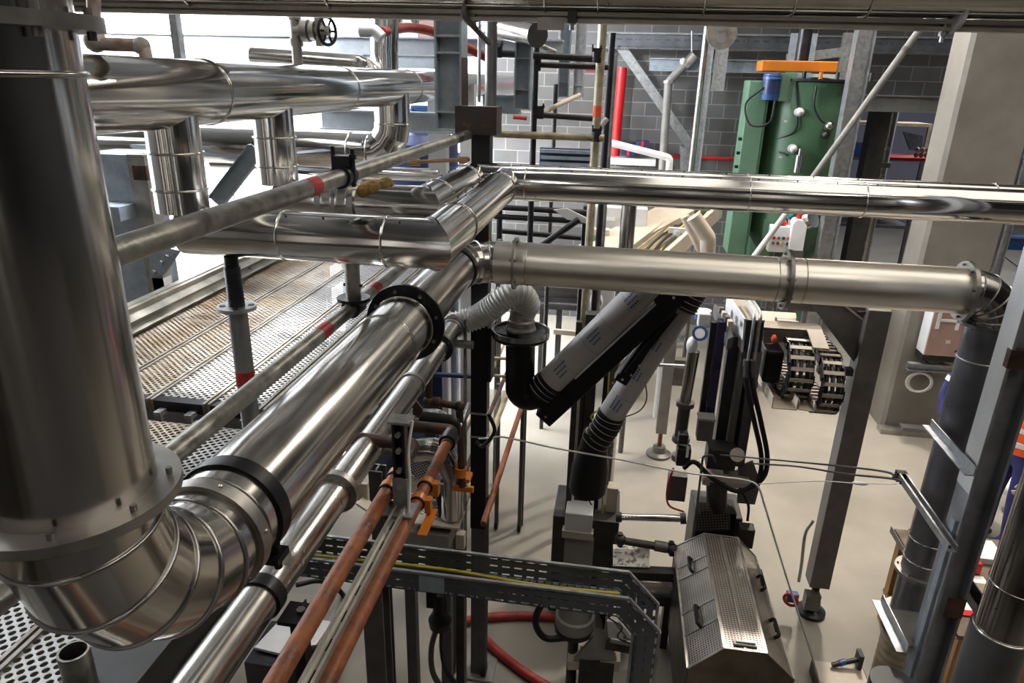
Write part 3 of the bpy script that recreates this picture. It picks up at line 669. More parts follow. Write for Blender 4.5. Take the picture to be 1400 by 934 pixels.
part('pivot_plate', MB().cyl(j-Y*.01, j+Y*.02, .085, 24), BLACK, t)
for p in ((905, 401), (916, 400), (921, 407), (933, 400)):
    c = at(*p, y=PY-.08); part('bolt', MB().cyl(c, c-Y*.005, .008, 8), REFL, t)
solo('arm_cable', MB().tube(smoothpath([at(881, 515, y=PY2), at(884, 545, y=PY2), at(874, 562, y=PY2), at(852, 571, y=PY2)], 8), .004, 8), BLACKS, 'thin black cable looping off the lower fume arm hose', 'cable')

# ============================================================ rusty pipes, strut channel, hanger
def pipe(t, pts, r, m_, bend=None, n=20, name='pipe', label=None):
    return part(name, MB().tube(fillet(pts, bend) if bend else pts, r, n), m_, t, label)
def clampband(t, p, ax, r, m_=ORANGE):
    b = part('orange_clamp', MB().collar(p, ax, r, r+.006, .03, 20).box(V(p)+V((r+.014, 0, -.012)), (.02, .03, .05)), m_, t)
    part('clamp_bolt', MB().cyl(V(p)+V((r+.004, 0, .008)), V(p)+V((r+.04, 0, .008)), .004, 6), GALV, b)
    part('clamp_ring', MB().torus(V(p)-V(ax).normalized()*.02, ax, r+.003, .0035, 20, 6), BLACKS, b)
x1, z1, x2, z2 = -.678, 2.725, -.592, 2.66
e1 = aty(567, 606, x=x1); e2 = aty(620, 588, x=x2)
t = thing('rust_pipe', 'left rusty pipe of the pair sloping up from the bottom edge', 'pipe', (x1, 1, z1))
pipe(t, [(x1, .3, z1), (x1, e1-.12, z1)], .0245, RUST)
pipe(t, [(x1, e1-.12, z1), (x1, e1, z1), (x1-.28, e1, z1)], .025, RUSTD, .03, label='blackened end turning left')
for px, py in ((531, 668), (541, 648)): clampband(t, (x1, aty(px, py, x=x1), z1), Y, .0245)
t = thing('rust_pipe', 'right rusty pipe of the pair, with orange clamps and black elbow', 'pipe', (x2, 1, z2))
pipe(t, [(x2, .3, z2), (x2, e2-.12, z2)], .0215, RUST)
pipe(t, [(x2, e2-.13, z2), (x2, e2, z2), (x2-.32, e2, z2)], .024, RUSTD, .03, label='black elbow and branch')
part('union', MB().collar((x2, e2-.08, z2), Y, .02, .034, .06, 16), BLACKS, t)
for px, py in ((583, 664), (572, 690)): clampband(t, (x2, aty(px, py, x=x2), z2), Y, .0215)
yq2 = aty(572, 700, x=x2)
part('orange_strip', MB().bb(x2+.03, x2+.06, yq2-.12, yq2+.03, z2-.05, z2-.044), ORANGE, t)
xs = atx(551, 685, z=2.70); ys1 = aty(551, 690, z=2.70)
t = thing('strut_channel', 'pale slotted strut channel lying between the two rusty pipes', 'channel', (xs, 1, 2.68))
part('channel', MB().chan((xs, .3, 2.675), (xs, ys1, 2.675), .036, .026, .0025, lip=.008), mat('strut_pale', (.62, .61, .55), .7, .38, var=.2), t)
for k in range(14): part('slot', MB().bb(xs-.005, xs+.005, .45+k*.1, .49+k*.1, 2.6776, 2.6785), BLACKS, t)
t = thing('strut_hanger', 'upright punched strut hanger with bolts above the rusty pipes', 'hanger', (xs, ys1, 2.68))
zt_ = atz(551, 578, y=ys1+.02)
part('strut', MB().chan((xs, ys1+.03, 2.70), (xs, ys1+.03, zt_), .041, .035, .003, up=-Y, lip=.008), BLACKS, t); part('lower_strut', MB().bb(xs-.024, xs+.024, ys1-.008, ys1+.0, 2.69, 2.80), GREENL if False else MGREY, t)
for z in (2.72, 2.77, 2.83, 2.9, zt_-.03): part('bolt', MB().cyl((xs, ys1-.014, z), (xs, ys1+.002, z), .009, 8), GALV, t)
part('foot_plate', MB().bb(xs-.05, xs+.05, ys1-.05, ys1+.03, 2.684, 2.69), GALV, t); part('cap_plate', MB().bb(xs-.035, xs+.035, ys1, ys1+.06, zt_, zt_+.008), GALV, t)
part('rope', MB().tube(smoothpath([(xs+.03, ys1-.02, 2.69), (xs+.035, ys1-.01, 2.8), (xs+.03, ys1, 2.9), (xs+.04, ys1+.02, zt_+.01)], 6), .005, 8), PAPER, t)
# small iron pipes behind the slim duct
q = 3.1
t = thing('iron_pipe', 'dark iron pipe with rusty elbows, turning down left of the black post', 'pipe', at(600, 552, y=q))
P = [at(586, 515, y=q), at(586, 548, y=q), at(628, 556, y=q), at(632, 665, y=q)]
pipe(t, P, .019, RUSTD, .03)
for p, ax in ((P[1], X), (P[2], X)): part('elbow', MB().ball(p, .029, 14, 10), RUSTD, t)
part('union', MB().collar(at(598, 550, y=q), X, .018, .027, .03, 14), RUSTD, t)
part('flange_block', MB().box(at(583, 508, y=q), (.05, .05, .04)), RUSTD, t, bev=.004)
t = thing('iron_pipe', 'thick black lagged pipe stub left of the post below the iron pipe', 'pipe', at(595, 575, y=3.0))
pipe(t, [at(575, 570, y=3.0), at(622, 576, y=3.0), at(622, 600, y=3.0)], .03, RUBBER, .03)
solo('chrome_strut', MB().cyl(at(641, 552, y=3.3), at(621, 600, y=2.95), .011, 12), GALV, 'bright slim stay running from the black post down to the right rusty pipe', 'stay')
solo('hang_tag', MB().poly([at(566, 545, y=2.9), at(578, 560, y=2.9), at(574, 572, y=2.9), at(564, 566, y=2.9)], (0, .012, 0)), RUSTD, 'small rusty bracket tag hanging under the slim pipe', 'bracket')
# guarded pump below
gy = 3.15
t = thing('guarded_pump', 'pump with pale mesh guard and shiny lagging under the rusty pipes', 'pump', at(590, 690, y=gy))
part('lagging', MB().tube(fillet([at(560, 570, y=gy+.3), at(600, 572, y=gy+.3), at(612, 600, y=gy+.15)], .05), .055, 24, split=True), CLAD, t); part('lagging', MB().tube(fillet([at(566, 616, y=gy), at(604, 612, y=gy), at(618, 650, y=gy), at(618, 705, y=gy)], .09, 5), .062, 24, split=True), CLAD, t)
A, B, Cc, D = at(560, 625, y=gy-.02), at(590, 622, y=gy-.02), at(600, 710, y=gy-.1), at(562, 700, y=gy-.1)
part('mesh_guard', MB().panel(D, Cc, B, A, .003), MESHW, t); part('mesh_guard', MB().panel(at(580, 575, y=gy+.3), at(612, 578, y=gy+.3), at(608, 590, y=gy+.2), at(572, 586, y=gy+.2), .003), MESHW, t)
part('end_box', MB().box(at(606, 690, y=gy+.1), (.10, .2, .3)), NAVY, t, bev=.006)
bz = at(582, 728, y=gy).z
part('base', MB().box(at(582, 728, y=gy), (.30, .16, .10)), MGREY, t, bev=.004); part('base_top', MB().box(at(590, 707, y=gy), (.34, .16, .012)), CREAM, t)
part('leg', MB().box((at(560, 740, y=gy).x, gy, bz/2-.02), (.06, .06, bz-.06)), DGREY, t); part('leg', MB().box((at(610, 740, y=gy).x, gy, bz/2-.02), (.06, .06, bz-.06)), DGREY, t)
t = thing('metal_reducer', 'shiny metal reducer cone standing beside the foot of the black post', 'pipe fitting', at(622, 705, y=3.3))
ax = (at(616, 690, y=3.3)-at(628, 722, y=3.3)).normalized()
part('cone', MB().lathe(at(627, 722, y=3.3), ax, [(0, .035), (.03, .045), (.12, .065), (.155, .065), (.155, .06), (.10, .055)], 24), CLAD, t)
part('flange', MB().box(at(630, 738, y=3.3), (.05, .05, .10)), CREAM, t, bev=.004); part('foot', MB().box(V((at(630, 738, y=3.3).x, 3.3, at(630, 738, y=3.3).z/2-.03)), (.05, .05, at(630, 738, y=3.3).z-.06)), DARK, t)
solo('plate_bracket', MB().poly([at(487, 688, y=2.5), at(497, 678, y=2.6), at(513, 690, y=2.6), at(508, 702, y=2.5)], (0, 0, -.01)).box(at(496, 672, y=2.6), (.05, .02, .09)), CREAM, 'small cream angle bracket between slim pipe and left rusty pipe', 'bracket')
t = thing('orange_clamp_post', 'orange pipe support bracket on the rusty drop left of the black post', 'bracket', at(628, 670, y=q))
part('band', MB().collar(at(630, 645, y=q), Z, .02, .03, .05, 16), ORANGE, t); part('arm', MB().box(at(632, 668, y=q), (.12, .02, .03)), ORANGE, t); part('arm', MB().box(at(634, 652, y=q+.04), (.08, .08, .02)), ORANGE, t)
for i, (px, y, w_, m_) in enumerate(((519, 2.95, .07, DGREY), (516, 2.2, .085, LEG))):
    p = at(px, 700 if i == 0 else 850, y=y)
    h = at(px, 640, y=y).z if i == 0 else 2.07
    t = thing('floor_post', ('dark slim support leg seen through the gap under the slim pipe', 'grey H section leg standing under the cable tray between the rusty pipes and post')[i], 'leg', (p.x, y, 0))
    part('section', MB().ib((p.x, y, 0.01), (p.x, y, h), w_*1.1, w_, .01, up=Y), m_, t); part('foot_plate', MB().bb(p.x-.08, p.x+.08, y-.08, y+.08, 0, .012), m_, t)
solo('blue_column', MB().box((at(595, 520, y=4.6).x, 4.6, 1.1), (.14, .14, 2.2)), NAVY, 'dark blue square leg behind the slim pipe left of the black post', 'leg', bev=.004)
solo('slim_tube', MB().cyl((at(636, 470, y=3.6).x, 3.6, .0), (at(636, 470, y=3.6).x, 3.6, 2.74), .010, 10), SCAFF, 'thin upright conduit just left of the black post', 'conduit')
solo('cross_tube', MB().cyl(at(592, 512, y=4.4), at(655, 515, y=4.4), .018, 12), NAVY, 'dark blue tube with a red mark crossing behind the slim pipe', 'tube')
# platform frame right of the post
t = thing('platform_frame', 'low frame of rusty and pale tubes with mesh floor just right of the black post', 'frame', at(690, 640, z=1.2))
zf = 1.5
for (pa, pb), r_, m_ in ((((703, 485), (664, 648)), .018, RUSTD), (((712, 490), (668, 690)), .020, TIMBP), (((712, 560), (672, 718)), .020, RUST), (((690, 470), (662, 600)), .014, TIMBP)):
    A = at(*pa, z=zf); B = at(*pb, x=A.x); part('rail', MB().cyl(A, V((A.x, at(*pb, z=zf).y, zf)), r_, 12), m_, t)
A = at(700, 520, z=zf); B = at(668, 690, z=zf)
part('mesh_floor', MB().panel((A.x-.22, B.y, zf-.1), (A.x, B.y, zf-.1), (A.x, A.y, zf-.1), (A.x-.22, A.y, zf-.1), .003), MESHW, t)
for y in (B.y+.1, A.y-.1):
    for x in (A.x-.1, A.x+.12): part('leg', MB().cyl((x, y, .06), (x, y, zf), .02, 10), DGREY, t); part('castor', MB().cyl((x-.015, y, .05), (x+.015, y, .05), .05, 14), RUBBER, t)
for py in (489, 513): part('rung', MB().cyl(at(662, py, y=5.2), at(702, py+2, y=5.2), .014, 8), TIMBP, t)
part('upright', MB().cyl(at(699, 470, y=5.2), at(697, 540, y=5.2), .014, 8), RUST, t)

# ============================================================ cable tray
TY, TZ0, TW = 2.14, 2.20, .15
t = thing('cable_tray', 'slotted steel cable tray crossing the lower middle, bending down at its right end', 'cable tray', (0, TY, 1.2))
xa, xb = atx(425, 775, y=TY)-.1, atx(862, 800, y=TY)
hs = .092
P2 = [(xa, TZ0), (xb, TZ0-.0), (xb+.125, TZ0-.135), (xb+.125, 1.0)]
Q2 = [(xa, TZ0-hs), (xb-.04, TZ0-hs), (xb+.125-hs, TZ0-.17), (xb+.125-hs, 1.0)]
for y, nm_ in ((TY, 'side'), (TY+TW, 'side')):
    s = MB()
    for (a, b, c_, d_) in zip(Q2, Q2[1:], P2[1:], P2): s.panel(*[(p[0], y, p[1]) for p in (a, b, c_, d_)], .003)
    part('side_panel', s, TRAY, t)
    e = MB()
    for a, b in zip(P2, P2[1:]): e.beam((a[0], y, a[1]), (b[0], y, b[1]), .010, .012, up=Y)
    part('rim', e, GALV, t)
s = MB()
for a, b in zip(Q2, Q2[1:]): s.panel((a[0], TY, a[1]), (a[0], TY+TW, a[1]), (b[0], TY+TW, b[1]), (b[0], TY, b[1]), .003)
part('floor_panel', s, TRAY, t)
part('splice_plate', MB().bb(atx(590, 790, y=TY)-.05, atx(590, 790, y=TY)+.05, TY-.004, TY-.001, TZ0-.085, TZ0-.01), GALVB, t)
r_ = MB()
for k in range(42): r_.bb(xa+.15+k*.03, xa+.158+k*.03, TY+.02, TY+TW-.02, TZ0-hs+.004, TZ0-hs+.016)
part('rungs', r_, DARK, t)
for i, (dy, dz, m_) in enumerate(((.05, .02, BLACKS), (.085, .024, RUBBER), (.11, .018, YELLOW))):
    solo('tray_cable', MB().tube(smoothpath([(xa, TY+dy, TZ0-hs+dz), (-.6, TY+dy+.015, TZ0-hs+dz), (-.2, TY+dy-.01, TZ0-hs+dz), (xb-.03, TY+dy, TZ0-hs+dz)], 8), .007, 8), m_, ('black', 'thick black', 'yellow')[i]+' cable lying inside the cable tray', 'cable')
t = thing('cable_gland', 'black cable gland with two hoses dropping under the tray near the floor', 'cable gland', at(600, 930, y=2.5))
gp = at(602, 820, y=2.5)
part('body', MB().lathe(at(602, 858, y=2.5), Z, [(0, .03), (.01, .05), (.05, .055), (.09, .035), (.2, .03), (.2, .0)], 18).box(at(592, 815, y=2.5), (.05, .05, .1)), BLACK, t)
part('cable', MB().tube(smoothpath([at(600, 850, y=2.5), at(590, 885, y=2.5), at(592, 920, y=2.5), at(610, 950, y=2.5)], 8), .014, 10), DGREY, t); part('cable', MB().tube(smoothpath([at(605, 850, y=2.5), at(604, 890, y=2.5), at(612, 920, y=2.5), at(632, 945, y=2.5)], 8), .012, 10), BLACKS, t)
for i, pts in enumerate(([(612, 856), (660, 845), (735, 842), (790, 850)], [(655, 866), (685, 895), (725, 925), (760, 945)])):
    solo('red_hose', MB().tube(resample(smoothpath([at(*p, z=.035) for p in pts], 10), .02), .034, 16, rs=None), REDH, ('red ribbed hose lying across the floor behind the cable tray', 'dark red hose curving along the floor to the bottom edge')[i], 'hose')
t = thing('floor_clutter_box', 'open black and white case on the floor behind the rusty pipes', 'case', at(410, 890, z=.3))
t_ = at(400, 890, z=.25); part('tray_body', MB().box(t_+V((0, 0, -.05)), (.5, .4, .2)), BLACKS, t, bev=.01); part('pad', MB().poly([t_+V((-.22, -.1, .09)), t_+V((.16, -.14, .09)), t_+V((.24, .15, .16)), t_+V((-.14, .2, .12))], (0, 0, -.02)), PAPER, t)
solo('floor_cable', MB().tube(smoothpath([at(405, 800, z=.3), at(440, 795, z=.25), at(470, 815, z=.02), at(480, 860, z=.02), at(420, 890, z=.4)], 8), .02, 10), RUBBER, 'black looping cable on the floor behind the rusty pipes', 'cable')
# ============================================================ centre machine column
MY = 4.6
def col(t, name, pxl, pxr, py0, py1, y, dpt, m_, bev=.004, z0=None):
    """upright box between two pixel columns at depth y"""
    a, b = at(pxl, (py0+py1)/2, y=y), at(pxr, (py0+py1)/2, y=y); top = at((pxl+pxr)/2, py0, y=y).z; bot = at((pxl+pxr)/2, py1, y=y).z if z0 is None else z0
    return part(name, MB().bb(a.x, b.x, y, y+dpt, bot, top), m_, t, bev=bev)
c0_ = at(800, 600, y=MY)
t = thing('machine_column', 'dark upright machine column of profiles behind the black suction hood', 'machine', (c0_.x, MY, 0))
f = col(t, 'profile', 780, 788, 440, 700, MY, .05, DARK); f = col(t, 'profile', 792, 812, 430, 702, MY+.02, .10, DARK)
part('groove', MB().bb(f.parent.location.x-.03, f.parent.location.x-.02, MY+.012, MY+.019, 1.2, 2.3), BLACK, t)
col(t, 'profile', 820, 826, 430, 740, MY+.05, .04, BLACKS); col(t, 'guide_rail', 828, 842, 420, 665, MY+.08, .08, LEG)
col(t, 'guide_block', 828, 843, 668, 725, MY+.03, .1, CREAM); col(t, 'guide_rail', 822, 840, 720, 800, MY+.02, .1, DARK)
b = col(t, 'gear_box', 770, 810, 735, 800, MY-.12, .2, MGREY, .008); col(t, 'box_lid', 772, 810, 703, 728, MY-.16, .2, LGREY, .008); col(t, 'box_band', 768, 811, 728, 738, MY-.17, .24, CREAM, .004)
part('yellow_cable', MB().tube(smoothpath([at(836, 478, y=MY), at(832, 520, y=MY), at(828, 600, y=MY), at(824, 680, y=MY), at(822, 735, y=MY)], 6), .006, 8), YELLOW, t); part('coiled_cable', MB().tube(smoothpath([at(818, 560, y=MY), at(808, 570, y=MY), at(815, 578, y=MY), at(824, 575, y=MY)], 6), .007, 8), YELLOW, t)
part('black_cable', MB().tube(smoothpath([at(803, 680, y=MY-.02), at(812, 700, y=MY-.02), at(804, 715, y=MY-.02), at(815, 735, y=MY-.02)], 6), .006, 8), BLACKS, t)
part('plinth', MB().bb(c0_.x-.2, c0_.x+.3, MY-.1, MY+.35, 0, .9), DARK, t, bev=.01)
# drum motor in front
DYM = 3.6
dc = at(785, 860, y=DYM); r_ = .12
t = thing('drum_motor', 'round grey drum motor under the cable tray with a black hose loop', 'motor', (dc.x, DYM, 0))
part('drum', MB().lathe((dc.x, DYM, dc.z), Z, [(0, .0), (0, r_), (.12, r_+.005), (.13, r_-.01), (.24, r_-.01), (.24, .06), (.32, .05), (.32, 0)], 36), MGREY, t); part('band', MB().collar((dc.x, DYM, dc.z+.02), Z, r_, r_+.008, .03, 36), BLACKS, t)
tp = MB()
for k in range(9): a = k*.7; tp.box((dc.x+.08*math.cos(a), DYM+.08*math.sin(a), dc.z+.26), (.025, .025, .05))
part('terminals', tp, BLACKS, t)
part('shaft', MB().cyl((dc.x, DYM, 0), (dc.x, DYM, dc.z), .035, 18), DARK, t); part('base_plate', MB().bb(dc.x-.15, dc.x+.15, DYM-.12, DYM+.12, 0, .04), MGREY, t)
part('hose_loop', MB().tube(smoothpath([at(760, 815, y=DYM-.1), at(742, 825, y=DYM-.1), at(732, 850, y=DYM-.1), at(745, 872, y=DYM-.1), at(775, 872, y=DYM-.08)], 8), .022, 12), RUBBER, t)
t = thing('stand_bracket', 'grey tapered bracket and foot block right of the drum motor', 'bracket', at(825, 900, y=3.5))
by = 3.5
part('web', MB().poly([at(813, 830, y=by), at(830, 830, y=by), at(832, 865, y=by), at(843, 903, y=by), at(785, 903, y=by), at(811, 872, y=by)], (0, .03, 0)), MGREY, t); part('foot_plate', MB().poly([at(775, 905, y=by), at(848, 905, y=by), at(846, 918, y=by), at(776, 916, y=by)], (0, .2, 0)), CREAM, t)
part('riser', MB().box((at(820, 860, y=by).x+.0, by+.05, at(820, 905, y=by).z/2), (.22, .12, at(820, 905, y=by).z)), DARK, t); part('post', MB().bb(at(815, 830, y=by).x, at(829, 830, y=by).x, by, by+.06, at(820, 860, y=by).z, at(820, 790, y=by).z), MGREY, t)
nest = thing('cable_nest', 'tangle of thin cables on a pale panel under the tray bend', 'cables', at(860, 870, y=3.4))
part('panel', MB().poly([at(830, 850, y=3.45), at(885, 852, y=3.45), at(888, 880, y=3.45), at(832, 872, y=3.45)], (0, .02, 0)), LGREY, nest)
for k in range(5): part('cable', MB().tube(smoothpath([at(832+6*k, 845+3*(k % 2), y=3.4), at(850+5*k, 858+4*((k*3) % 4), y=3.35), at(845+8*k, 872, y=3.38), at(872+4*k, 884-5*k, y=3.4)], 8), .005, 6), (BLACKS, DGREY, PAPER, BLACKS, DARK)[k], nest)
part('rail', MB().beam(at(828, 880, y=3.5), at(892, 893, y=3.5), .03, .06), DARK, nest)
# cross shafts
SY = 4.45
t = thing('chrome_shaft', 'polished round cross shaft joining the two machine columns', 'shaft', at(890, 708, y=SY))
part('rod', MB().cyl(at(850, 707, y=SY), at(932, 709, y=SY), .026, 20), mat('chrome', (.6, .6, .6), 1, .12), t); part('end_collar', MB().cyl(at(842, 707, y=SY), at(850, 707, y=SY), .038, 20), DARK, t); part('end_collar', MB().cyl(at(930, 709, y=SY), at(938, 709, y=SY), .04, 20), DARK, t)
t = thing('cardan_shaft', 'dark cardan shaft with universal joints below the polished cross shaft', 'shaft', at(880, 745, y=SY-.1))
y = SY-.1
part('tube', MB().cyl(at(855, 740, y=y), at(897, 747, y=y), .028, 18), DARK, t); part('tube_end', MB().cyl(at(895, 746, y=y), at(912, 749, y=y), .04, 18), LEG, t)
for px, py in ((848, 738), (918, 750)): part('joint', MB().ball(at(px, py, y=y), .045, 12, 8).cyl(at(px, py-9, y=y), at(px, py+9, y=y), .02, 10), DARK, t)
t = thing('cross_beams', 'stack of dark cross beams with paint-splashed plate under the cardan shaft', 'machine frame', at(880, 790, y=SY))
part('plate', MB().poly([at(838, 750, y=SY-.1), at(888, 752, y=SY-.1), at(888, 776, y=SY-.2), at(838, 774, y=SY-.2)], (0, .05, .0)), mat('splash', (.75, .72, .66), 0, .5, scale=30, col2=(.2, .18, .15), thr=(.40, .5)), t)
for py, h_, m_ in ((782, .07, DARK), (797, .03, CREAM), (815, .08, DARK)): part('beam', MB().beam(at(836, py, y=SY-.2), at(924, py+4, y=SY-.2), .08, h_), m_, t)
part('leg', MB().bb(at(850, 815, y=SY).x, at(860, 815, y=SY).x, SY-.2, SY-.1, 0, at(850, 825, y=SY-.2).z), DARK, t); part('leg', MB().bb(at(905, 815, y=SY).x, at(915, 815, y=SY).x, SY-.2, SY-.1, 0, at(905, 825, y=SY-.2).z), DARK, t)

# ============================================================ right machine
t = thing('press_column', 'tall dark press column with profiles, hoses and cream plate top right of the fume arms', 'machine', at(995, 700, y=4.7))
y = 4.7
col(t, 'profile', 962, 970, 440, 600, y, .06, BLACKS); p = col(t, 'profile', 972, 984, 440, 590, y-.02, .08, mat('anodised', (.06, .06, .13), .7, .3), .003)
col(t, 'profile', 985, 1000, 460, 640, y-.02, .1, BLACKS); col(t, 'profile', 1002, 1010, 470, 650, y-.05, .1, LEG); col(t, 'profile', 1016, 1030, 480, 640, y-.04, .12, LEG); col(t, 'profile', 1008, 1018, 470, 640, y, .06, BLACK)
# top box: cream-edged plate, black face
bx = [at(996, 402, y=y+.3), at(1020, 436, y=y-.1), at(1016, 482, y=y-.1), at(992, 440, y=y+.3)]
part('cover_plate', MB().poly(bx, (-.012, 0, 0)), LGREY, t)
part('cover_face', MB().poly([at(1021, 438, y=y-.1), at(1045, 440, y=y-.1), at(1040, 482, y=y-.1), at(1016, 481, y=y-.1)], (0, .4, 0)), BLACKS, t); part('cover_top', MB().poly([at(990, 402, y=y+.4), at(1022, 402, y=y+.4), at(1046, 438, y=y-.1), at(1019, 437, y=y-.1)], (0, 0, -.015)), CREAM, t)
part('side_rack', MB().poly([at(976, 415, y=y+.3), at(985, 420, y=y+.3), at(1003, 460, y=y-.1), at(995, 464, y=y-.1)], (0, 0, -.08)), DGREY, t)
for k in range(4): part('sensor_block', MB().box(at(986+4*k, 424+6*k, y=y+.15-.1*k), (.03, .05, .04)), CREAM if k % 2 else LEG, t)
for k in (0, 1):
    part('steel_line', MB().tube(smoothpath([at(1016+8*k, 404, y=y+.2), at(1030+9*k, 428, y=y-.12), at(1029+8*k, 450, y=y-.15), at(1022+9*k, 495, y=y-.15)], 8), .011, 10), GALV, t); part('hose', MB().tube(smoothpath([at(1019+10*k, 500, y=y-.15), at(1020+9*k, 525, y=y-.15), at(1032+9*k, 580, y=y-.15), at(1041+8*k, 625, y=y-.18), at(1036+6*k, 655, y=y-.22), at(1010, 672, y=y-.24), at(975, 655, y=y-.24), at(950, 632, y=y-.22), at(935, 640, y=y-.2)], 8), .017, 12), RUBBER, t)
    part('hose_fitting', MB().cyl(at(1020+9*k, 492, y=y-.15), at(1019+10*k, 515, y=y-.15), .019, 10), DGREY, t)
# lower block
a = at(985, 660, y=y-.1)
part('mount_plate', MB().box(at(990, 648, y=y), (.34, .3, .05)), CREAM, t, bev=.004); part('block', MB().box(at(985, 622, y=y-.1), (.2, .16, .16)), DARK, t, bev=.006); part('controller', MB().box(at(964, 585, y=y-.12), (.11, .1, .17)), LEG, t, bev=.008)
part('controller_lid', MB().box(at(966, 570, y=y-.14), (.12, .11, .015)), MGREY, t)
part('motor', MB().cyl(at(980, 695, y=y-.1), at(980, 655, y=y-.1), .075, 24), DARK, t); part('side_plate', MB().poly([at(1010, 640, y=y-.05), at(1030, 632, y=y-.05), at(1040, 660, y=y-.05), at(1032, 690, y=y-.05), at(1008, 688, y=y-.05)], (0, .03, 0)), LEG, t)
part('mesh_box', MB().panel(at(950, 727, y=y-.2), at(998, 725, y=y-.2), at(998, 690, y=y-.15), at(955, 686, y=y-.15), .003), MESHD, t)
part('mesh_box_back', MB().box(at(978, 706, y=y-.02), (.26, .2, .2)), BLACK, t); part('pulley', MB().cyl(at(1008, 622, y=y-.2), at(1008, 622, y=y-.08), .05, 20), CREAM, t)
part('valve_block', MB().box(at(934, 622, y=y-.1), (.10, .1, .14)).box(at(934, 598, y=y-.1), (.07, .08, .08)), BLACKS, t, bev=.01); part('white_tag', MB().box(at(940, 618, y=y-.18), (.018, .005, .09)), WHITE, t)
part('rod_frame', MB().tube(fillet([at(948, 735, y=y-.3), at(961, 624, y=y-.3), at(974, 622, y=y-.3), at(978, 632, y=y-.3)], .02), .008, 8), DGREY, t)
part('red_tube', MB().tube(smoothpath([at(921, 640, y=y-.1), at(913, 665, y=y-.1), at(914, 690, y=y-.1), at(935, 700, y=y-.1)], 8), .008, 8), REDB, t)
part('relay_box', MB().box(at(1019, 732, y=y-.2), (.11, .1, .16)), DARK, t, bev=.01); part('relay_cable', MB().tube(smoothpath([at(1022, 712, y=y-.2), at(1023, 690, y=y-.2), at(1012, 668, y=y-.2)], 6), .01, 8), BLACKS, t)
part('plinth', MB().bb(a.x-.15, a.x+.2, y-.1, y+.25, 0, .98), DARK, t, bev=.01); part('small_box', MB().box(at(925, 664, y=y+.1), (.14, .1, .22)), LEG, t, bev=.006)
t = thing('actuator', 'chrome cylinder actuator with ring collars topped by a blue rimmed gauge', 'actuator', at(935, 640, y=4.75))
y = 4.75
part('upper_rod', MB().cyl(at(949, 480, y=y), at(937, 548, y=y), .042, 20), mat('act_chrome', (.5, .49, .47), 1, .22), t); part('lower_rod', MB().cyl(at(936, 556, y=y), at(929, 605, y=y), .045, 20), DGREY, t)
for px, py in ((937, 552), (931, 600), (930, 625)): part('ring', MB().collar(at(px, py, y=y), Z, .03, .066, .035, 20), LEG, t)
part('white_head', MB().ball(at(946, 472, y=y), .05, 12, 8, (.8, 1, 1.3)), WHITE, t)
part('valve_body', MB().box(at(962, 437, y=y), (.08, .07, .10)), LGREY, t, bev=.008)
g = at(957, 456, y=y-.06); nrm = (EYE-g).normalized()
gg = part('gauge', MB().cyl(g-nrm*.03, g, .040, 28), LGREY, t, 'blue rimmed gauge'); part('rim', MB().collar(g, nrm, .036, .053, .02, 28), BLUE, gg); part('face', MB().cyl(g, g+nrm*.012, .034, 24), PAPER, gg)
g2 = at(962, 424, y=y+.1); part('gauge_cap', MB().cyl(g2-Z*.03, g2, .055, 24), WHITE, t); part('gauge_cap_rim', MB().collar(g2-Z*.05, Z, .04, .056, .03, 24), BLUE, t)
t = thing('frame_leg', 'pale grey square machine leg with screw foot behind the actuator', 'leg', at(900, 622, z=0))
fl = at(900, 622, z=0); tz = 1.95
part('leg', MB().bb(fl.x-.06, fl.x+.06, fl.y-.06, fl.y+.06, .30, tz), MGREY, t, bev=.004); part('screw', MB().cyl((fl.x, fl.y, .04), (fl.x, fl.y, .3), .025, 12), RUST, t); part('foot', MB().lathe((fl.x, fl.y, 0), Z, [(0, .14), (.03, .14), (.05, .08), (.12, .07), (.12, 0)], 24), LEG, t)
part('side_bracket', MB().bb(fl.x+.06, fl.x+.26, fl.y-.05, fl.y+.05, .9, 1.2), LEG, t)
solo('pneumatic_pipe', MB().cyl(at(900, 499, y=4.9), at(936, 501, y=4.9), .014, 10), GALV, 'thin bright rod between the pale machine leg and the actuator', 'rod')

# ============================================================ energy chains and their frame
EY = 4.7
t = thing('chain_bracket', 'cream folded bracket plates holding the two cable chains under the lower duct', 'bracket', at(1085, 450, y=EY))
part('plate', MB().poly([at(1028, 424, y=EY+.5), at(1088, 428, y=EY+.5), at(1090, 442, y=EY+.3), at(1034, 438, y=EY+.3)], (0, 0, -.01)), CREAM, t)
part('plate', MB().poly([at(1040, 438, y=EY+.2), at(1120, 443, y=EY+.2), at(1125, 452, y=EY), at(1044, 448, y=EY)], (0, 0, -.01)), CREAM, t); part('skirt', MB().poly([at(1044, 448, y=EY), at(1103, 452, y=EY), at(1100, 466, y=EY), at(1045, 470, y=EY)], (0, .012, 0)), LEG, t)
part('tongue', MB().poly([at(1103, 450, y=EY), at(1124, 451, y=EY), at(1134, 477, y=EY-.15), at(1112, 475, y=EY-.15)], (0, .0, -.012)), CREAM, t)
part('hook', MB().tube([at(1108, 458, y=EY-.03), at(1113, 460, y=EY-.03), at(1119, 459, y=EY-.03)], .008, 8), BLACKS, t)
part('trough', MB().chan(at(1050, 520, y=EY+.25), at(1072, 560, y=EY-.35), .16, .08, .006), CREAM, t); part('trough', MB().chan(at(1085, 530, y=EY+.25), at(1102, 562, y=EY-.35), .10, .06, .006), CREAM, t)
part('red_lamp', MB().ball(at(1058, 463, y=EY-.1), .018, 12, 8, (1, 1, 1.6)), ORED, t)
part('core', MB().box(at(1052, 492, y=EY+.1), (.12, .3, .24)), BLACK, t, bev=.02)
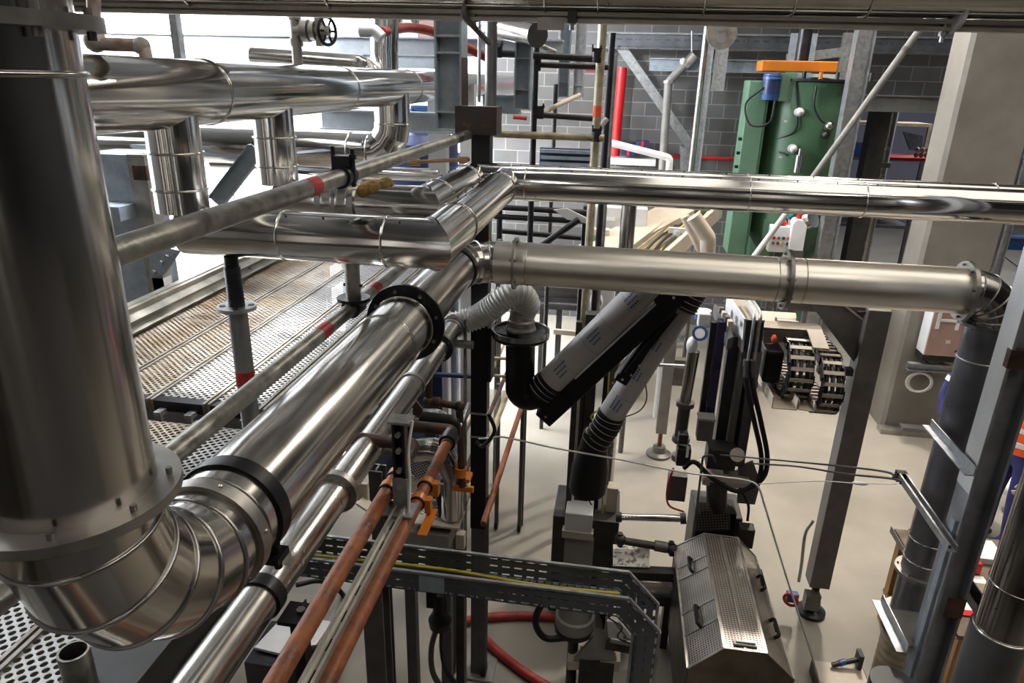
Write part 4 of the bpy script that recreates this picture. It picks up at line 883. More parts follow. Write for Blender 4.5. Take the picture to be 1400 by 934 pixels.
def chain(px, py, xw_, label, m_a, R=.17, ytop=.55):
    c = at(px, py, y=EY); c = V((c.x, EY-.02, c.z))
    ch = thing('cable_chain', label, 'cable chain', (c.x, EY, c.z-R), 'cable chains')
    P = [V((c.x, c.y+ytop-k*.06, c.z+R)) for k in range(int(ytop/.06))]+[V((c.x, c.y-math.sin(a)*R*1.15, c.z+math.cos(a)*R)) for a in [math.pi*k/9 for k in range(10)]]+[V((c.x, c.y+.06+k*.06, c.z-R)) for k in range(int(ytop/.06))]
    sideL, bars = (MB(), MB()), MB()
    for k in range(len(P)-1):
        d = P[k+1]-P[k]; L = d.length; d.normalize(); u = d.cross(X).normalized()
        for s_ in (-1, 1): sideL[s_ > 0].box((P[k]+P[k+1])/2+X*s_*(xw_/2+(.004 if k % 2 else -.004)), (.009, L*1.15, .06), (X, d, u))
        for s_ in (-1, 1): bars.box((P[k]+P[k+1])/2+u*s_*.027, (xw_, L*.38, .006), (X, d, u))
    part('side_links', sideL[0], m_a, ch); part('side_links', sideL[1], m_a, ch); part('cross_bars', bars, CREAM, ch)
    for k, m_ in ((-.3, BLACKS), (.0, DGREY), (.28, BLACKS)):
        part('cable', MB().tube([p+X*xw_*k for p in P], .014, 8), m_, ch)
chain(1083, 500, .15, 'wider cream and black cable chain loop next to the press column', BLACKS, .19); chain(1124, 520, .13, 'narrower black cable chain loop hanging under the cream tongue plate', BLACKS, .19)
lf = V((1.79, 4.86, 0))
t = thing('machine_leg', 'tall brown-grey square leg with screw foot in the open floor at right', 'leg', lf)
ztop_ = atz(1192, 420, y=4.86)
part('leg', MB().bb(lf.x-.075, lf.x+.075, lf.y-.075, lf.y+.075, .30, ztop_), LEG, t, bev=.005)
part('screw', MB().cyl((lf.x, lf.y, .05), (lf.x, lf.y, .3), .03, 12), RUSTD, t); part('foot', MB().lathe((lf.x, lf.y, 0), Z, [(0, .11), (.03, .11), (.06, .06), (.12, .06), (.12, 0)], 24), BLACKS, t); part('foot_bracket', MB().bb(lf.x-.09, lf.x+.02, lf.y-.1, lf.y-.02, .1, .24), LEG, t)
part('gusset', MB().poly([at(1105, 412, y=4.86), at(1205, 416, y=4.86), at(1196, 468, y=4.86), at(1176, 500, y=4.86), at(1168, 496, y=4.86)], (0, .02, 0)), LEG, t); part('top_beam', MB().beam(at(1075, 412, y=4.95), at(1205, 418, y=4.95), .12, .10), LEG, t); part('slot', MB().beam(at(1150, 414, y=4.85), at(1190, 445, y=4.85), .01, .012), CREAM, t)
part('latch', MB().tube([at(1172, 427, y=4.84), at(1200, 428, y=4.84)], .012, 8), BLACKS, t); part('side_arm', MB().beam(at(1118, 505, y=4.8), at(1165, 508, y=4.8), .06, .05), DARK, t)
cb = at(1108, 720, y=4.78)
part('conduit', MB().tube(smoothpath([at(1112, 712, y=4.77), at(1101, 730, y=4.77), at(1096, 770, y=4.77), at(1092, 795, y=4.77)], 6), .012, 8), GALV, t)
p = at(1083, 816, y=4.75); v_ = part('blue_valve', MB().box(p, (.09, .06, .08)), BLUE, t, bev=.01); part('valve_ring', MB().torus(p-Y*.04-X*.02, V((.5, 1, 0)), .05, .012, 20), REDB, v_)

# ============================================================ perforated guard hood
gz = 1.02
a, b, c, d = at(962, 730, z=gz), at(1009, 736, z=gz), at(1048, 893, z=gz), at(990, 886, z=gz)
l0, l1 = at(922, 748, z=gz-.18), at(940, 914, z=gz-.18)
r0, r1 = at(1032, 760, z=gz-.2), at(1086, 930, z=gz-.22)
t = thing('guard_hood', 'perforated steel guard hood with folded panels and black handles at bottom centre right', 'machine guard', ((a.x+c.x)/2, (a.y+c.y)/2, 0))
for nm_, q in (('left_panel', (l1, d, a, l0)), ('middle_panel', (d, c, b, a)), ('right_panel', (c, r1, r0, b))): part(nm_, MB().panel(*q, .003), MESH, t)
for q in ((l1, d), (a, d), (b, c), (d, c), (a, b), (l0, a), (l0, l1), (c, r1), (b, r0), (r0, r1), (a.lerp(b, .5), d.lerp(c, .5)), (l0.lerp(l1, .33), a.lerp(d, .33)), (l0.lerp(l1, .62), a.lerp(d, .62)), (l0.lerp(l1, .22), a.lerp(d, .22)), (l0.lerp(l1, .78), a.lerp(d, .78))):
    part('edge_strip', MB().beam(q[0]+Z*.002, q[1]+Z*.002, .014, .006), mat_rail if False else GREYFL, t)
fl0, fl1 = V((l1.x, l1.y, .28)), V((r1.x, r1.y, .25))
part('end_plate', MB().poly([l1, d, c, r1, fl1, fl0], (0, .006, 0)), mat('guard_end', (.20, .16, .12), .7, .4, var=.3), t)
part('side_plate', MB().poly([l0, l1, V((l1.x, l1.y, .28)), V((l0.x, l0.y, .28))], (.005, 0, 0)), DARK, t)
def handle(p, q, n_): 
    m_ = (p+q)/2; return MB().tube(fillet([p, p+n_*.035, q+n_*.035, q], .015, 4), .011, 10).box(m_+n_*.03, (.02, .06, .02))
nl = (l1-l0).cross(a-l0).normalized(); nl = nl if nl.z > 0 else -nl
nr = (r1-r0).cross(b-r0).normalized(); nr = nr if nr.z > 0 else -nr
L = lambda u, v: l0.lerp(l1, u).lerp(a.lerp(d, u), v)
Rr = lambda u, v: r0.lerp(r1, u).lerp(b.lerp(c, u), v)
part('handle', handle(L(.20, .5), L(.32, .5), nl), BLACK, t); part('handle', handle(L(.63, .5), L(.78, .5), nl), BLACK, t); part('handle', handle(Rr(.28, .4), Rr(.40, .4), nr), BLACK, t); part('handle', handle(Rr(.65, .4), Rr(.78, .4), nr), BLACK, t)
h_ = part('latch', MB().beam(d.lerp(c, .25)+Z*.01+(a-d).normalized()*.04, d.lerp(c, .8)+Z*.01+(a-d).normalized()*.04, .03, .008), PAPER, t); part('latch_pin', MB().cyl(d.lerp(c, .3)+Z*.02+(a-d).normalized()*.04, d.lerp(c, .75)+Z*.02+(a-d).normalized()*.04, .008, 8), GALV, h_)
part('base', MB().bb(l0.x+.05, r0.x+.05, l1.y+.1, l0.y-.02, 0, .75), BLACKS, t)
# ============================================================ right foreground: steel column, pipes, bench
IY = 2.95; ix = atx(1349, 628, y=IY)
t = thing('steel_column', 'bare steel H column at the right edge, light flange and dark rusty patch', 'column', (ix, IY, 0))
part('section', MB().ib((ix, IY, 0), (ix, IY, 4.2), .12, .12, .012, up=X), mat('bare_steel', (.33, .34, .37), .35, .40, var=.3, scale=4), t)
part('light_flange', MB().bb(ix-.0625, ix-.0602, IY-.0598, IY+.0598, 2.35, 3.9), LGREY, t, 'pale painted upper flange face')  # paler sheet over the upper length of the flange
zr = atz(1378, 490, y=IY-.08); part('weld_patch', MB().bb(ix-.0635, ix+.03, IY-.062, IY-.03, zr-.05, zr+.03), RUSTD, t)
zr = atz(1290, 835, y=IY-.08); part('weld_patch', MB().bb(ix-.02, ix+.0602, IY-.0625, IY-.0602, zr-.05, zr+.06), RUSTD, t)
part('splice_strip', MB().bb(ix-.075, ix-.0605, IY-.04, IY+.0, 1.2, 2.2), GALVB, t)
def yarm(name, pxa, pxb, x, w_, h_, m_, label, cat, kind='ang'):
    A = at(*pxa, x=x); B = at(*pxb, x=x); B.z = A.z = (A.z+B.z)/2; A.x = B.x = x
    mb = MB().ang(A, B, w_, h_, .006) if kind == 'ang' else MB().chan(A, B, w_, h_, .003, lip=.008)
    return A, B, solo(name, mb, m_, label, cat)
bxx = ix-.085
yarm('angle_bracket', (1271, 588), (1334, 646), bxx, .04, .04, GALV, 'upper angle bar bracket reaching from the H column across the dark drop pipe', 'bracket')
A, B, o = yarm('perforated_strut', (1229, 662), (1304, 745), bxx-.03, .041, .035, GALV, 'slotted strut reaching forward from the H column at cable height', 'strut', 'chan')
for k in range(9): 
    c = A.lerp(B, (k+.5)/9); part('slot', MB().bb(c.x-.009, c.x+.009, c.y-.012, c.y+.012, c.z+.0035, c.z+.0045), BLACKS, o)
part('end_clamp', MB().box(A+V((0, 0, .01)), (.05, .04, .05)), BLACKS, o)
a_, b_, o = yarm('angle_bracket', (1203, 832), (1243, 884), 1.55, .05, .05, GALV, 'lower angle bar bracket with plate under the last flange of the dark drop pipe', 'bracket')
part('plate', MB().box((a_+b_)/2+V((.08, 0, .0)), (.18, .26, .008)), MGREY, o)
A, B, o = yarm('angle_bracket', (1316, 792), (1366, 868), ix+.12, .05, .06, BLACKS, 'dark angle bracket with pale timber packing between H column and right edge pipe', 'bracket')
part('packing', MB().beam((A+B)/2+V((.03, -.10, .04)), (A+B)/2+V((.03, .10, .04)), .05, .02), TIMBP, o); part('bolt', MB().cyl((A+B)/2+V((.02, 0, .04)), (A+B)/2+V((.02, 0, .10)), .008, 8), RUSTD, o)
RYp = 2.45; rxp = atx(1393, 800, y=RYp)
t = thing('clad_riser', 'shiny clad vertical pipe at the lower right edge with a stepped lower joint', 'pipe', (rxp, RYp, 0))
zs_ = atz(1335, 880, y=RYp-.1)
part('upper_pipe', MB().cyl((rxp, RYp, zs_), (rxp, RYp, 4.2), .098, 40), mat('dark_clad', (.42, .41, .40), 1, .16, var=.15, scale=3, bump=.05, bscale=4), t); part('lower_pipe', MB().cyl((rxp-.01, RYp, 0), (rxp-.01, RYp, zs_), .104, 40), DGREY, t)
part('joint_bead', MB().torus((rxp, RYp, zs_), Z, .102, .005, 40), STEEL, t)
screws(t, [(rxp-.085, RYp-.052, z) for z in (1.7, 1.85, 2.0, 2.15)])
part('seam', MB().torus((rxp, RYp, zs_+.22), Z, .0985, .0025, 40), STEEL, t)
solo('bent_pipe', MB().tube(fillet([(rxp-.16, RYp+.35, 0), (rxp-.16, RYp+.35, 1.35)], .05), .10, 28), DGREY, 'short dark standing pipe behind the shiny pipe at the lower right', 'pipe')
# bench
bz = .82
b0, b1 = at(1223, 723, z=bz), at(1254, 772, z=bz)
bx0, by1 = b0.x, b0.y; by0 = at(1300, 868, z=bz).y
t = thing('workbench', 'brown-topped workbench with orange timber legs behind the right pipes', 'workbench', (bx0+.7, (by0+by1)/2, 0))
part('top', MB().bb(bx0, bx0+1.5, by0, by1, bz-.03, bz), mat('bench_top', (.16, .11, .08), .3, .5, var=.4, scale=6), t); part('edge_angle', MB().ang((bx0-.03, by0, bz-.03), (bx0-.03, by1, bz-.03), .03, .05, .006), LEG, t)
for x in (bx0+.06, bx0+1.4):
    for y in (by0+.06, by1-.06): part('leg', MB().box((x, y, (bz-.03)/2), (.07, .07, bz-.03)), TIMBER, t)
part('shelf', MB().bb(bx0+.02, bx0+1.45, by0+.02, by1-.02, .25, .28), TIMBER, t); part('side_panel', MB().bb(bx0+.35, bx0+.9, by0+.0, by0+.02, .1, .72), TIMBER, t)
def bench_item(name, px, d, m_, label, cat, dz=0, **k):
    p = at(*px, z=bz+dz); return solo(name, MB().box((p.x, p.y, bz+d[2]/2+dz+.001), d), m_, label, cat, bev=.003, **k)
o = bench_item('paper_box', (1338, 758), (.26, .24, .05), PAPER, 'white flat carton on the workbench between H column and shiny pipe', 'box')
o = bench_item('red_case', (1324, 778), (.10, .12, .09), RED, 'small red case on the workbench beside the white carton', 'case')
part('case_knob', MB().cyl(V((o.location.x, o.location.y-.0605, bz+.05)), V((o.location.x, o.location.y-.066, bz+.05)), .012, 10), BLACKS, o)
bench_item('paper_sheet', (1334, 800), (.18, .2, .004), PAPER, 'white paper sheet lying on the workbench near the pale timber packing', 'paper')
o = bench_item('red_folder', (1322, 826), (.20, .26, .012), RED, 'red folder with white page on the front of the workbench', 'folder'); part('page', MB().box((o.location.x+.01, o.location.y, bz+.0145), (.13, .16, .003)), PAPER, o)
t_ = at(1258, 738, z=bz); solo('orange_plug', MB().cyl((t_.x, t_.y, bz+.001), (t_.x, t_.y, bz+.06), .03, 14).cyl((t_.x, t_.y, bz+.06), (t_.x, t_.y, bz+.08), .018, 14), ORED, 'small orange plug cap standing on the workbench behind the dark drop pipe', 'cap')
p = at(1392, 905, z=.2)
t = thing('yellow_crate', 'yellow crate with white stacked lids in the bottom right corner', 'crate', (p.x+.1, p.y, 0))
part('body', MB().bb(p.x-.05, p.x+.5, p.y-.2, p.y+.25, 0, .3), YELLOW, t, bev=.01)
for k in range(3): part('lid', MB().bb(p.x-.07, p.x+.5, p.y-.2, p.y+.28, .31+k*.05, .345+k*.05), PAPER, t, bev=.006)
p = at(1150, 920, z=.12)
t = thing('tool_stand', 'small pale tool stand with black clamp at the bottom edge by the guard hood', 'tool stand', (p.x, p.y, 0))
part('plate', MB().box((p.x, p.y, .10), (.34, .2, .012)), CREAM, t); part('side', MB().box((p.x-.17, p.y, .055), (.012, .2, .10)), DARK, t); part('side', MB().box((p.x+.17, p.y, .055), (.012, .2, .10)), DARK, t); part('clamp', MB().cyl((p.x-.05, p.y+.05, .13), (p.x+.12, p.y+.09, .17), .018, 10).box((p.x+.14, p.y+.1, .17), (.03, .08, .12)), BLACKS, t); part('blue_grip', MB().cyl((p.x+.0, p.y+.06, .145), (p.x+.04, p.y+.075, .155), .022, 10), BLUE, t)
solo('white_helmet', MB().ball(at(1388, 668, z=.25), .13, 20, 12, (1, 1, .75)), WHITE, 'white rounded object on the floor between H column and shiny right pipe', 'helmet')

# ============================================================ concrete column with cabinet
cb = at(1207, 586, z=0)
cx0, cy0, cw_ = cb.x-.03, cb.y, .80
t = thing('concrete_column', 'big square chamfered concrete column at right with a bolted base', 'column', (cx0+cw_/2, cy0+.25, 0))
chm = .04
part('shaft', MB().ext([(chm, 0), (cw_-chm, 0), (cw_, chm), (cw_, .5-chm), (cw_-chm, .5), (chm, .5), (0, .5-chm), (0, chm)], (cx0, cy0, 8), (cx0, cy0, 0), up=Y), CONC, t)
part('base_plate', MB().bb(cx0-.05, cx0+.75, cy0-.16, cy0-.01, 0, .06), GREYFL, t); part('base_block', MB().bb(cx0+.2, cx0+.66, cy0-.13, cy0-.01, .06, .10), MGREY, t)
ch = part('cable_channel', MB().chan((cx0+cw_+.03, cy0+.02, 0.6), (cx0+cw_+.03, cy0+.02, 7.5), .07, .05, .004, up=-Y), GALV, t)
CYY = cy0-.02
A, B = at(1258, 497, y=CYY), at(1312, 500, y=CYY)
zt = at(1270, 425, y=CYY).z
dd = .22
t = thing('control_cabinet', 'pinkish wall cabinet with white side and vents mounted on the concrete column', 'cabinet', ((A.x+B.x)/2, CYY, A.z))
f0, f1 = at(1262, 485, y=CYY-dd), at(1310, 487, y=CYY-dd)
part('body', MB().bb(f0.x, f1.x, CYY-dd, CYY, f0.z, f0.z+.66), WHITE, t, bev=.004); dr = part('front_door', MB().bb(f0.x+.01, f1.x-.005, CYY-dd-.012, CYY-dd-.001, f0.z+.01, f0.z+.65), COPPER, t, 'pinkish front door')
zc_ = f0.z
for x in (f0.x+.07, f1.x-.1): part('vent_bar', MB().bb(x-.018, x+.018, CYY-dd-.022, CYY-dd-.0125, zc_+.33, zc_+.64), WHITE, dr)
part('vent_bar', MB().bb(f0.x+.08, f1.x-.1, CYY-dd-.022, CYY-dd-.0125, zc_+.42, zc_+.45), WHITE, dr); part('knob', MB().cyl((f1.x-.04, CYY-dd-.02, zc_+.07), (f1.x-.04, CYY-dd-.0125, zc_+.07), .018, 12), BLACKS, dr); part('plate', MB().bb(f0.x+.2, f0.x+.25, CYY-dd-.016, CYY-dd-.0125, zc_+.16, zc_+.2), LGREY, dr)
part('under_plate', MB().bb(f0.x+.01, f1.x-.02, CYY-dd+.02, CYY-.0, zc_-.08, zc_-.002), DARK, t)
t = thing('cabinet_shelf', 'galvanised channel bracket below the pinkish cabinet on the concrete column', 'bracket', ((A.x+B.x)/2, CYY-.1, zc_-.2))
part('channel', MB().chan((f0.x-.12, CYY-.14, zc_-.17), (f1.x+.06, CYY-.14, zc_-.17), .09, .07, .005, up=-Y), GALV, t); part('arm', MB().bb(f0.x+.1, f0.x+.15, CYY-.12, CYY, zc_-.19, zc_-.14), GALV, t); part('arm', MB().bb(f1.x-.1, f1.x-.05, CYY-.12, CYY, zc_-.19, zc_-.14), GALV, t)
cc = at(1258, 523, y=CYY-.16)
k_ = MB()
for i in range(5): k_.torus(cc+V((.01*i-.02, .008*i, -.004*i)), V((.15, 1, .1)), .13-.006*(i % 3), .010, 30, 6)
solo('cable_coil', k_, CABLEW, 'coil of white cable hanging below the cabinet shelf on the concrete column', 'cable coil')

# ============================================================ people at the right
def person(name, label, base, face, shirt, trousers, arm_pts, arm_r, band):
    bx, by = base
    t = thing(name, label, 'person', (bx, by, 0))
    f = V((math.cos(face), math.sin(face), 0)); s_ = V((-f.y, f.x, 0)); B = V((bx, by, 0))
    bm = bpy.data.meshes.new('body'); P = []; E_ = []; RA = []
    def v(p, r): P.append(p); RA.append(r); return len(P)-1
    pel = v(B+Z*.95, .15); w_ = v(B+Z*1.12, .135); ch_ = v(B+Z*1.32, .165); nk = v(B+Z*1.50, .058); hd0 = v(B+Z*1.57+f*.01, .075); hd1 = v(B+Z*1.66+f*.015, .098); hd2 = v(B+Z*1.745+f*.005, .075)
    E_ += [(pel, w_), (w_, ch_), (ch_, nk), (nk, hd0), (hd0, hd1), (hd1, hd2)]
    for k in (-1, 1):
        h = v(B+s_*.09*k+Z*.88, .095); kn = v(B+s_*.10*k+f*.03+Z*.48, .062); an = v(B+s_*.10*k+Z*.09, .042); toe = v(B+s_*.11*k+f*.17+Z*.045, .036); E_ += [(pel, h), (h, kn), (kn, an), (an, toe)]
        sh = v(B+s_*.18*k+Z*1.42, .068); E_.append((ch_, sh)); prev = sh
        pts = arm_pts[0 if k < 0 else 1]
        for (a, b, c_), r in zip(pts, (.05, .042, .032, .036, .02)):
            q = v(B+f*a+s_*b*k+Z*c_, r); E_.append((prev, q)); prev = q
    o0 = ROOT[t.name]
    bm.from_pydata([p-o0 for p in P], E_, []); o = bpy.data.objects.new('body', bm); COL.objects.link(o); o.parent = t
    md = o.modifiers.new('skin', 'SKIN'); md.use_smooth_shade = True; o.modifiers.new('sub', 'SUBSURF').levels = 2; o.modifiers['sub'].render_levels = 2
    for i, r in enumerate(RA): bm.skin_vertices[0].data[i].radius = (r, r)
    bm.skin_vertices[0].data[0].use_root = True
    bm.materials.append(shirt)
    hc = B+Z*1.655+f*.015
    part('face', MB().ball(hc+f*.012, .1, 20, 14, (.88, .88, 1.15)), SKIN, t); part('hair', MB().ball(hc-f*.012+Z*.022, .103, 20, 12, (.95, .95, 1.08)), HAIR, t)
    fc = [c_ for c_ in t.children if c_.name.startswith('face')][0]
    part('nose', MB().ball(hc+f*.108-Z*.01, .016, 10, 8, (1, 1, 1.5)), SKIN, fc)
    for k in (-1, 1): part('eye', MB().ball(hc+f*.094+s_*.034*k+Z*.022, .011, 10, 8), WHITE, fc); part('ear', MB().ball(hc+s_*.092*k, .024, 10, 8, (.6, .6, 1.2)), SKIN, fc)
    part('mouth', MB().ball(hc+f*.095-Z*.05, .018, 10, 6, (1, 1, .35)), COPPER, fc)
    for k in (-1, 1):
        a, b, c_ = arm_pts[0 if k < 0 else 1][2]; a2, b2, c2 = arm_pts[0 if k < 0 else 1][3]
        w0 = B+f*a+s_*b*k+Z*c_; w1 = B+f*a2+s_*b2*k+Z*c2; d = (w1-w0).normalized(); u = d.cross(s_).normalized()
        hnd = MB().tube([w0, w0.lerp(w1, .5), w1, w1+d*.03], .03, 12, rs=[.026, .034, .038, .03])
        for i, (off, ln) in enumerate(((-.027, .065), (-.009, .078), (.009, .073), (.026, .058))):
            r0 = w1+d*.02+u*off; hnd.tube(smoothpath([r0, r0+d*ln*.5, r0+d*ln*.85-s_*k*.018, r0+d*ln-s_*k*.035], 4), .009, 8)
        hnd.tube(smoothpath([w0.lerp(w1, .5)+u*.025, w1+u*.05, w1+d*.035+u*.052-s_*k*.01], 4), .010, 8)
        part('hand', hnd, SKIN, t)
        p0 = B+s_*.18*k+Z*1.42; a, b, c_ = arm_pts[0 if k < 0 else 1][0]; el = B+f*a+s_*b*k+Z*c_
        m0 = p0.lerp(el, .45); dd_ = (el-p0).normalized()
        part('sleeve_band', MB().collar(m0, dd_, .03, .067, .05, 18), REFL, t)
    band(t, B, f, s_)
    for k in (-1, 1): part('boot', MB().ball(B+s_*.105*k+f*.07+Z*.05, .06, 14, 8, (1.9 if abs(f.x) > .7 else .9, 1.9 if abs(f.y) > .7 else .9, .8)), BLACKS, t)
    return t
def band_blue(t, B, f, s_): part('belt', MB().collar(B+Z*1.02, Z, .12, .165, .04, 20), BLACKS, t)
def band_vest(t, B, f, s_):
    part('hi_vis_vest', MB().tube([B+Z*.98, B+Z*1.12, B+Z*1.32, B+Z*1.45], .18, 24, rs=[.185, .18, .205, .13], cap=False), HIVIS, t, 'orange high visibility vest')
    for z in (1.08, 1.22): part('reflective_band', MB().collar(B+Z*z, Z, .17, .20, .045, 24), REFL, t)
PYY = 6.9
sh = at(1340, 520, y=PYY)
person('person', 'person in dark blue overalls with a white sleeve band, standing behind the dark drop pipe', (sh.x, PYY), math.radians(250), BLUECLOTH, BLUECLOTH,
       [[(.05, .27, 1.16), (.16, .25, .98), (.27, .20, .90), (.34, .19, .87), (.36, .19, .86)], [(.06, .27, 1.16), (.18, .24, 1.0), (.29, .16, .95), (.36, .14, .93), (.38, .14, .92)]], .05, band_blue)
p2 = at(1404, 560, y=6.2)
person('person', 'person in orange high visibility vest half outside the right edge of the picture', (p2.x+.06, 6.2), math.radians(200), BLUECLOTH, BLUECLOTH,
       [[(.02, .26, 1.14), (.10, .27, .92), (.16, .26, .84), (.19, .26, .77), (.2, .26, .75)], [(.02, .26, 1.14), (.10, .27, .92), (.16, .26, .84), (.19, .26, .77), (.2, .26, .75)]], .05, band_vest)
# ============================================================ green tank and the back wall
KY = 10.4
kl, kr = at(1030, 190, y=KY).x, at(1168, 190, y=KY).x; kx, kR = (kl+kr)/2+.02, (kr-kl)/2-.04
kt = at(1100, 112, y=KY).z+.02; kb = kt-2.0
t = thing('mixing_tank', 'large green cylindrical mixing tank on legs by the block wall, with an orange drive cover', 'tank', (kx, KY, 0))
part('shell', MB().lathe((kx, KY, kb), Z, [(-.75, .12), (0, kR), (kt-kb-.03, kR), (kt-kb, kR*.97), (kt-kb+.04, .1), (kt-kb+.04, 0)], 64), GREEN, t)
part('top_rim', MB().collar((kx, KY, kt), Z, kR*.9, kR+.03, .03, 48), BLACKS, t)
p = at(1038, 180, y=KY-kR*.75)
part('side_door', MB().bb(p.x-.2, p.x+.04, p.y, p.y+.5, kb-.3, kt-.02), GREENL, t, bev=.01); part('door_edge', MB().bb(p.x+.04, p.x+.06, p.y-.01, p.y+.02, kb-.3, kt-.02), GREEN, t)
for k in range(5): part('hinge', MB().box((p.x-.22, p.y+.05, kt-.75-k*.18), (.05, .04, .04)), BLACKS, t)
for a in (-2.35, -.8, .8, 2.35):
    lx, ly = kx+kR*.92*math.cos(a), KY+kR*.92*math.sin(a)
    part('leg', MB().ib((lx, ly, 0), (lx, ly, kb+.2), .12, .12, .012), GREENL, t)
part('red_plate', MB().bb(p.x+.02, p.x+.09, p.y-.02, p.y, kb-.75, kb-.35), RED, t)
part('brace', MB().beam((p.x-.15, p.y, kb-1.0), (p.x+.16, p.y, kb-.8), .03, .03), GREENL, t)
# drive
oa, ob = at(1042, 100, y=KY-.45), at(1135, 103, y=KY-.1)
oc = part('drive_cover', MB().box((at(1088, 100, y=KY-.3).x, KY-.25, kt+.16), (ob.x-oa.x, .42, .13)), ORANGE, t, 'orange belt drive cover', bev=.012)
mp = at(1054, 122, y=KY-.5)
mt = part('motor', MB().lathe((mp.x, KY-.5, kt-.24), Z, [(0, 0), (0, .09), (.03, .115), (.28, .115), (.31, .1), (.31, 0)], 24), NAVY, t, 'blue electric motor'); part('end_bell', MB().lathe((mp.x, KY-.5, kt-.25), Z, [(0, .0), (0, .11), (.07, .12), (.07, 0)], 20), BLUE, mt); part('end_bell', MB().lathe((mp.x, KY-.5, kt+.0), Z, [(0, 0), (0, .12), (.06, .11), (.06, 0)], 20), BLUE, mt)
part('motor_bracket', MB().bb(mp.x+.1, mp.x+.3, KY-.5, KY-.3, kt-.26, kt+.08), GREENL, t)
part('agitator_duct', MB().cyl((at(1096, 80, y=KY-.1).x, KY-.1, kt+.2), (at(1096, 80, y=KY-.1).x, KY-.1, kt+.62), .085, 24), BLACKS, t); part('duct_cone', MB().lathe((at(1096, 80, y=KY-.1).x, KY-.1, kt+.62), Z, [(0, .08), (.03, .09), (.25, .16), (.6, .16)], 24), MGREY, t)
for i in range(5): x = kx-.25+i*.2; part('top_stud', MB().cyl((x, KY-kR*.8, kt), (x, KY-kR*.8, kt+.10), .025, 10), (BLACKS, ORANGE, DARK, BLACKS, DARK)[i], t)
yf = KY-kR
def front(px, py): # a point on the front of the shell
    q = at(px, py, y=yf); dx = max(-.98*kR, min(.98*kR, q.x-kx)); return at(px, py, y=KY-math.sqrt(kR*kR-dx*dx))
for (px, py), r_, m_ in (((1092, 153), .055, LGREY), ((1083, 203), .055, LGREY), ((1132, 172), .065, STEEL), ((1127, 184), .05, DARK)):
    c = front(px, py); part('nozzle_cap', MB().cyl(c+Y*.06, c-Y*.06, r_, 16).ball(c-Y*.06, r_*.8, 12, 8), m_, t)
c = front(1090, 222); part('valve', MB().cyl(c-Y*.08-Z*.12, c-Y*.08+Z*.10, .05, 14).cyl(c-Y*.08+Z*.1, c-Y*.08+Z*.18, .025, 10).cyl(c+Y*.05, c-Y*.08, .03, 10), STEEL, t)
for pts in ([(1087, 112), (1089, 150), (1086, 178), (1062, 190)], [(1115, 118), (1112, 145), (1122, 165), (1132, 168)], [(1063, 140), (1059, 170), (1050, 195), (1042, 205)], [(1060, 190), (1052, 182), (1050, 170), (1056, 200), (1075, 212)]):
    part('tank_cable', MB().tube(smoothpath([front(*q)-Y*.04 for q in pts], 6), .014, 8), BLACKS, t)
part('motor_cable', MB().tube(smoothpath([V((mp.x-.1, KY-.55, kt-.1)), V((mp.x-.3, KY-.6, kt-.3)), V((mp.x-.22, KY-.65, kt-.55)), V((mp.x+.0, KY-.7, kt-.52)), V((mp.x+.05, KY-.6, kt-.26))], 8), .014, 8), BLACKS, t)
for q in ((1078, 166), (1071, 215)): c = front(*q); part('name_plate', MB().bb(c.x-.05, c.x+.05, c.y-.008, c.y+.02, c.z-.012, c.z+.012), LGREY, t)
q = at(1066, 326, y=9.4)
t = thing('push_button_station', 'white control panel with coloured push buttons in front of the green tank', 'control panel', (q.x, 9.4, 0))
part('box', MB().box((q.x, 9.4, q.z), (.28, .14, .34)), WHITE, t, bev=.01); part('stand', MB().bb(q.x-.03, q.x+.03, 9.42, 9.48, 0, q.z-.17), LEG, t)
for k, m_ in enumerate((REDB, GREENL, BLUE, ORED, GREENL, REDB, YELLOW, BLUE)): part('button', MB().cyl((q.x-.09+.06*(k % 4), 9.33, q.z+.02-.07*(k//4)), (q.x-.09+.06*(k % 4), 9.31, q.z+.02-.07*(k//4)), .02, 10), m_, t)
part('red_dome', MB().ball((q.x+.0, 9.4, q.z+.2), .06, 14, 8), RED, t)
q = at(1089, 320, y=9.35)
t = thing('white_canister', 'white plastic canister with sloping shoulder beside the push button panel', 'canister', (q.x, 9.35, q.z-.2))
part('body', MB().ext([(-.09, -.2), (.09, -.2), (.09, .12), (.03, .2), (-.05, .2), (-.09, .14)], (q.x, 9.25, q.z), (q.x, 9.45, q.z)), WHITE, t, bev=.01); part('stool', MB().bb(q.x-.1, q.x+.1, 9.25, 9.45, 0, q.z-.2), LEG, t); part('cap', MB().cyl((q.x, 9.35, q.z+.2), (q.x, 9.35, q.z+.25), .035, 12), RED, t)
q = at(1103, 300, y=9.6)
t = thing('valve_manifold', 'steel valve fittings with a shiny round lid under the green tank', 'valve', q)
part('lid', MB().cyl(q, q+V((.06, -.05, .04)), .14, 24), STEEL, t); part('pipe', MB().tube(fillet([q+V((-.2, 0, .18)), q+V((-.2, 0, -.1)), q+V((-.02, 0, -.12))], .05), .03, 12), STEEL, t); part('teal_knob', MB().ball(q+V((-.24, -.06, .05)), .05, 12, 8), mat('teal', (.02, .35, .33), 0, .4), t); part('red_knob', MB().ball(q+V((-.24, -.06, .14)), .045, 12, 8), RED, t)

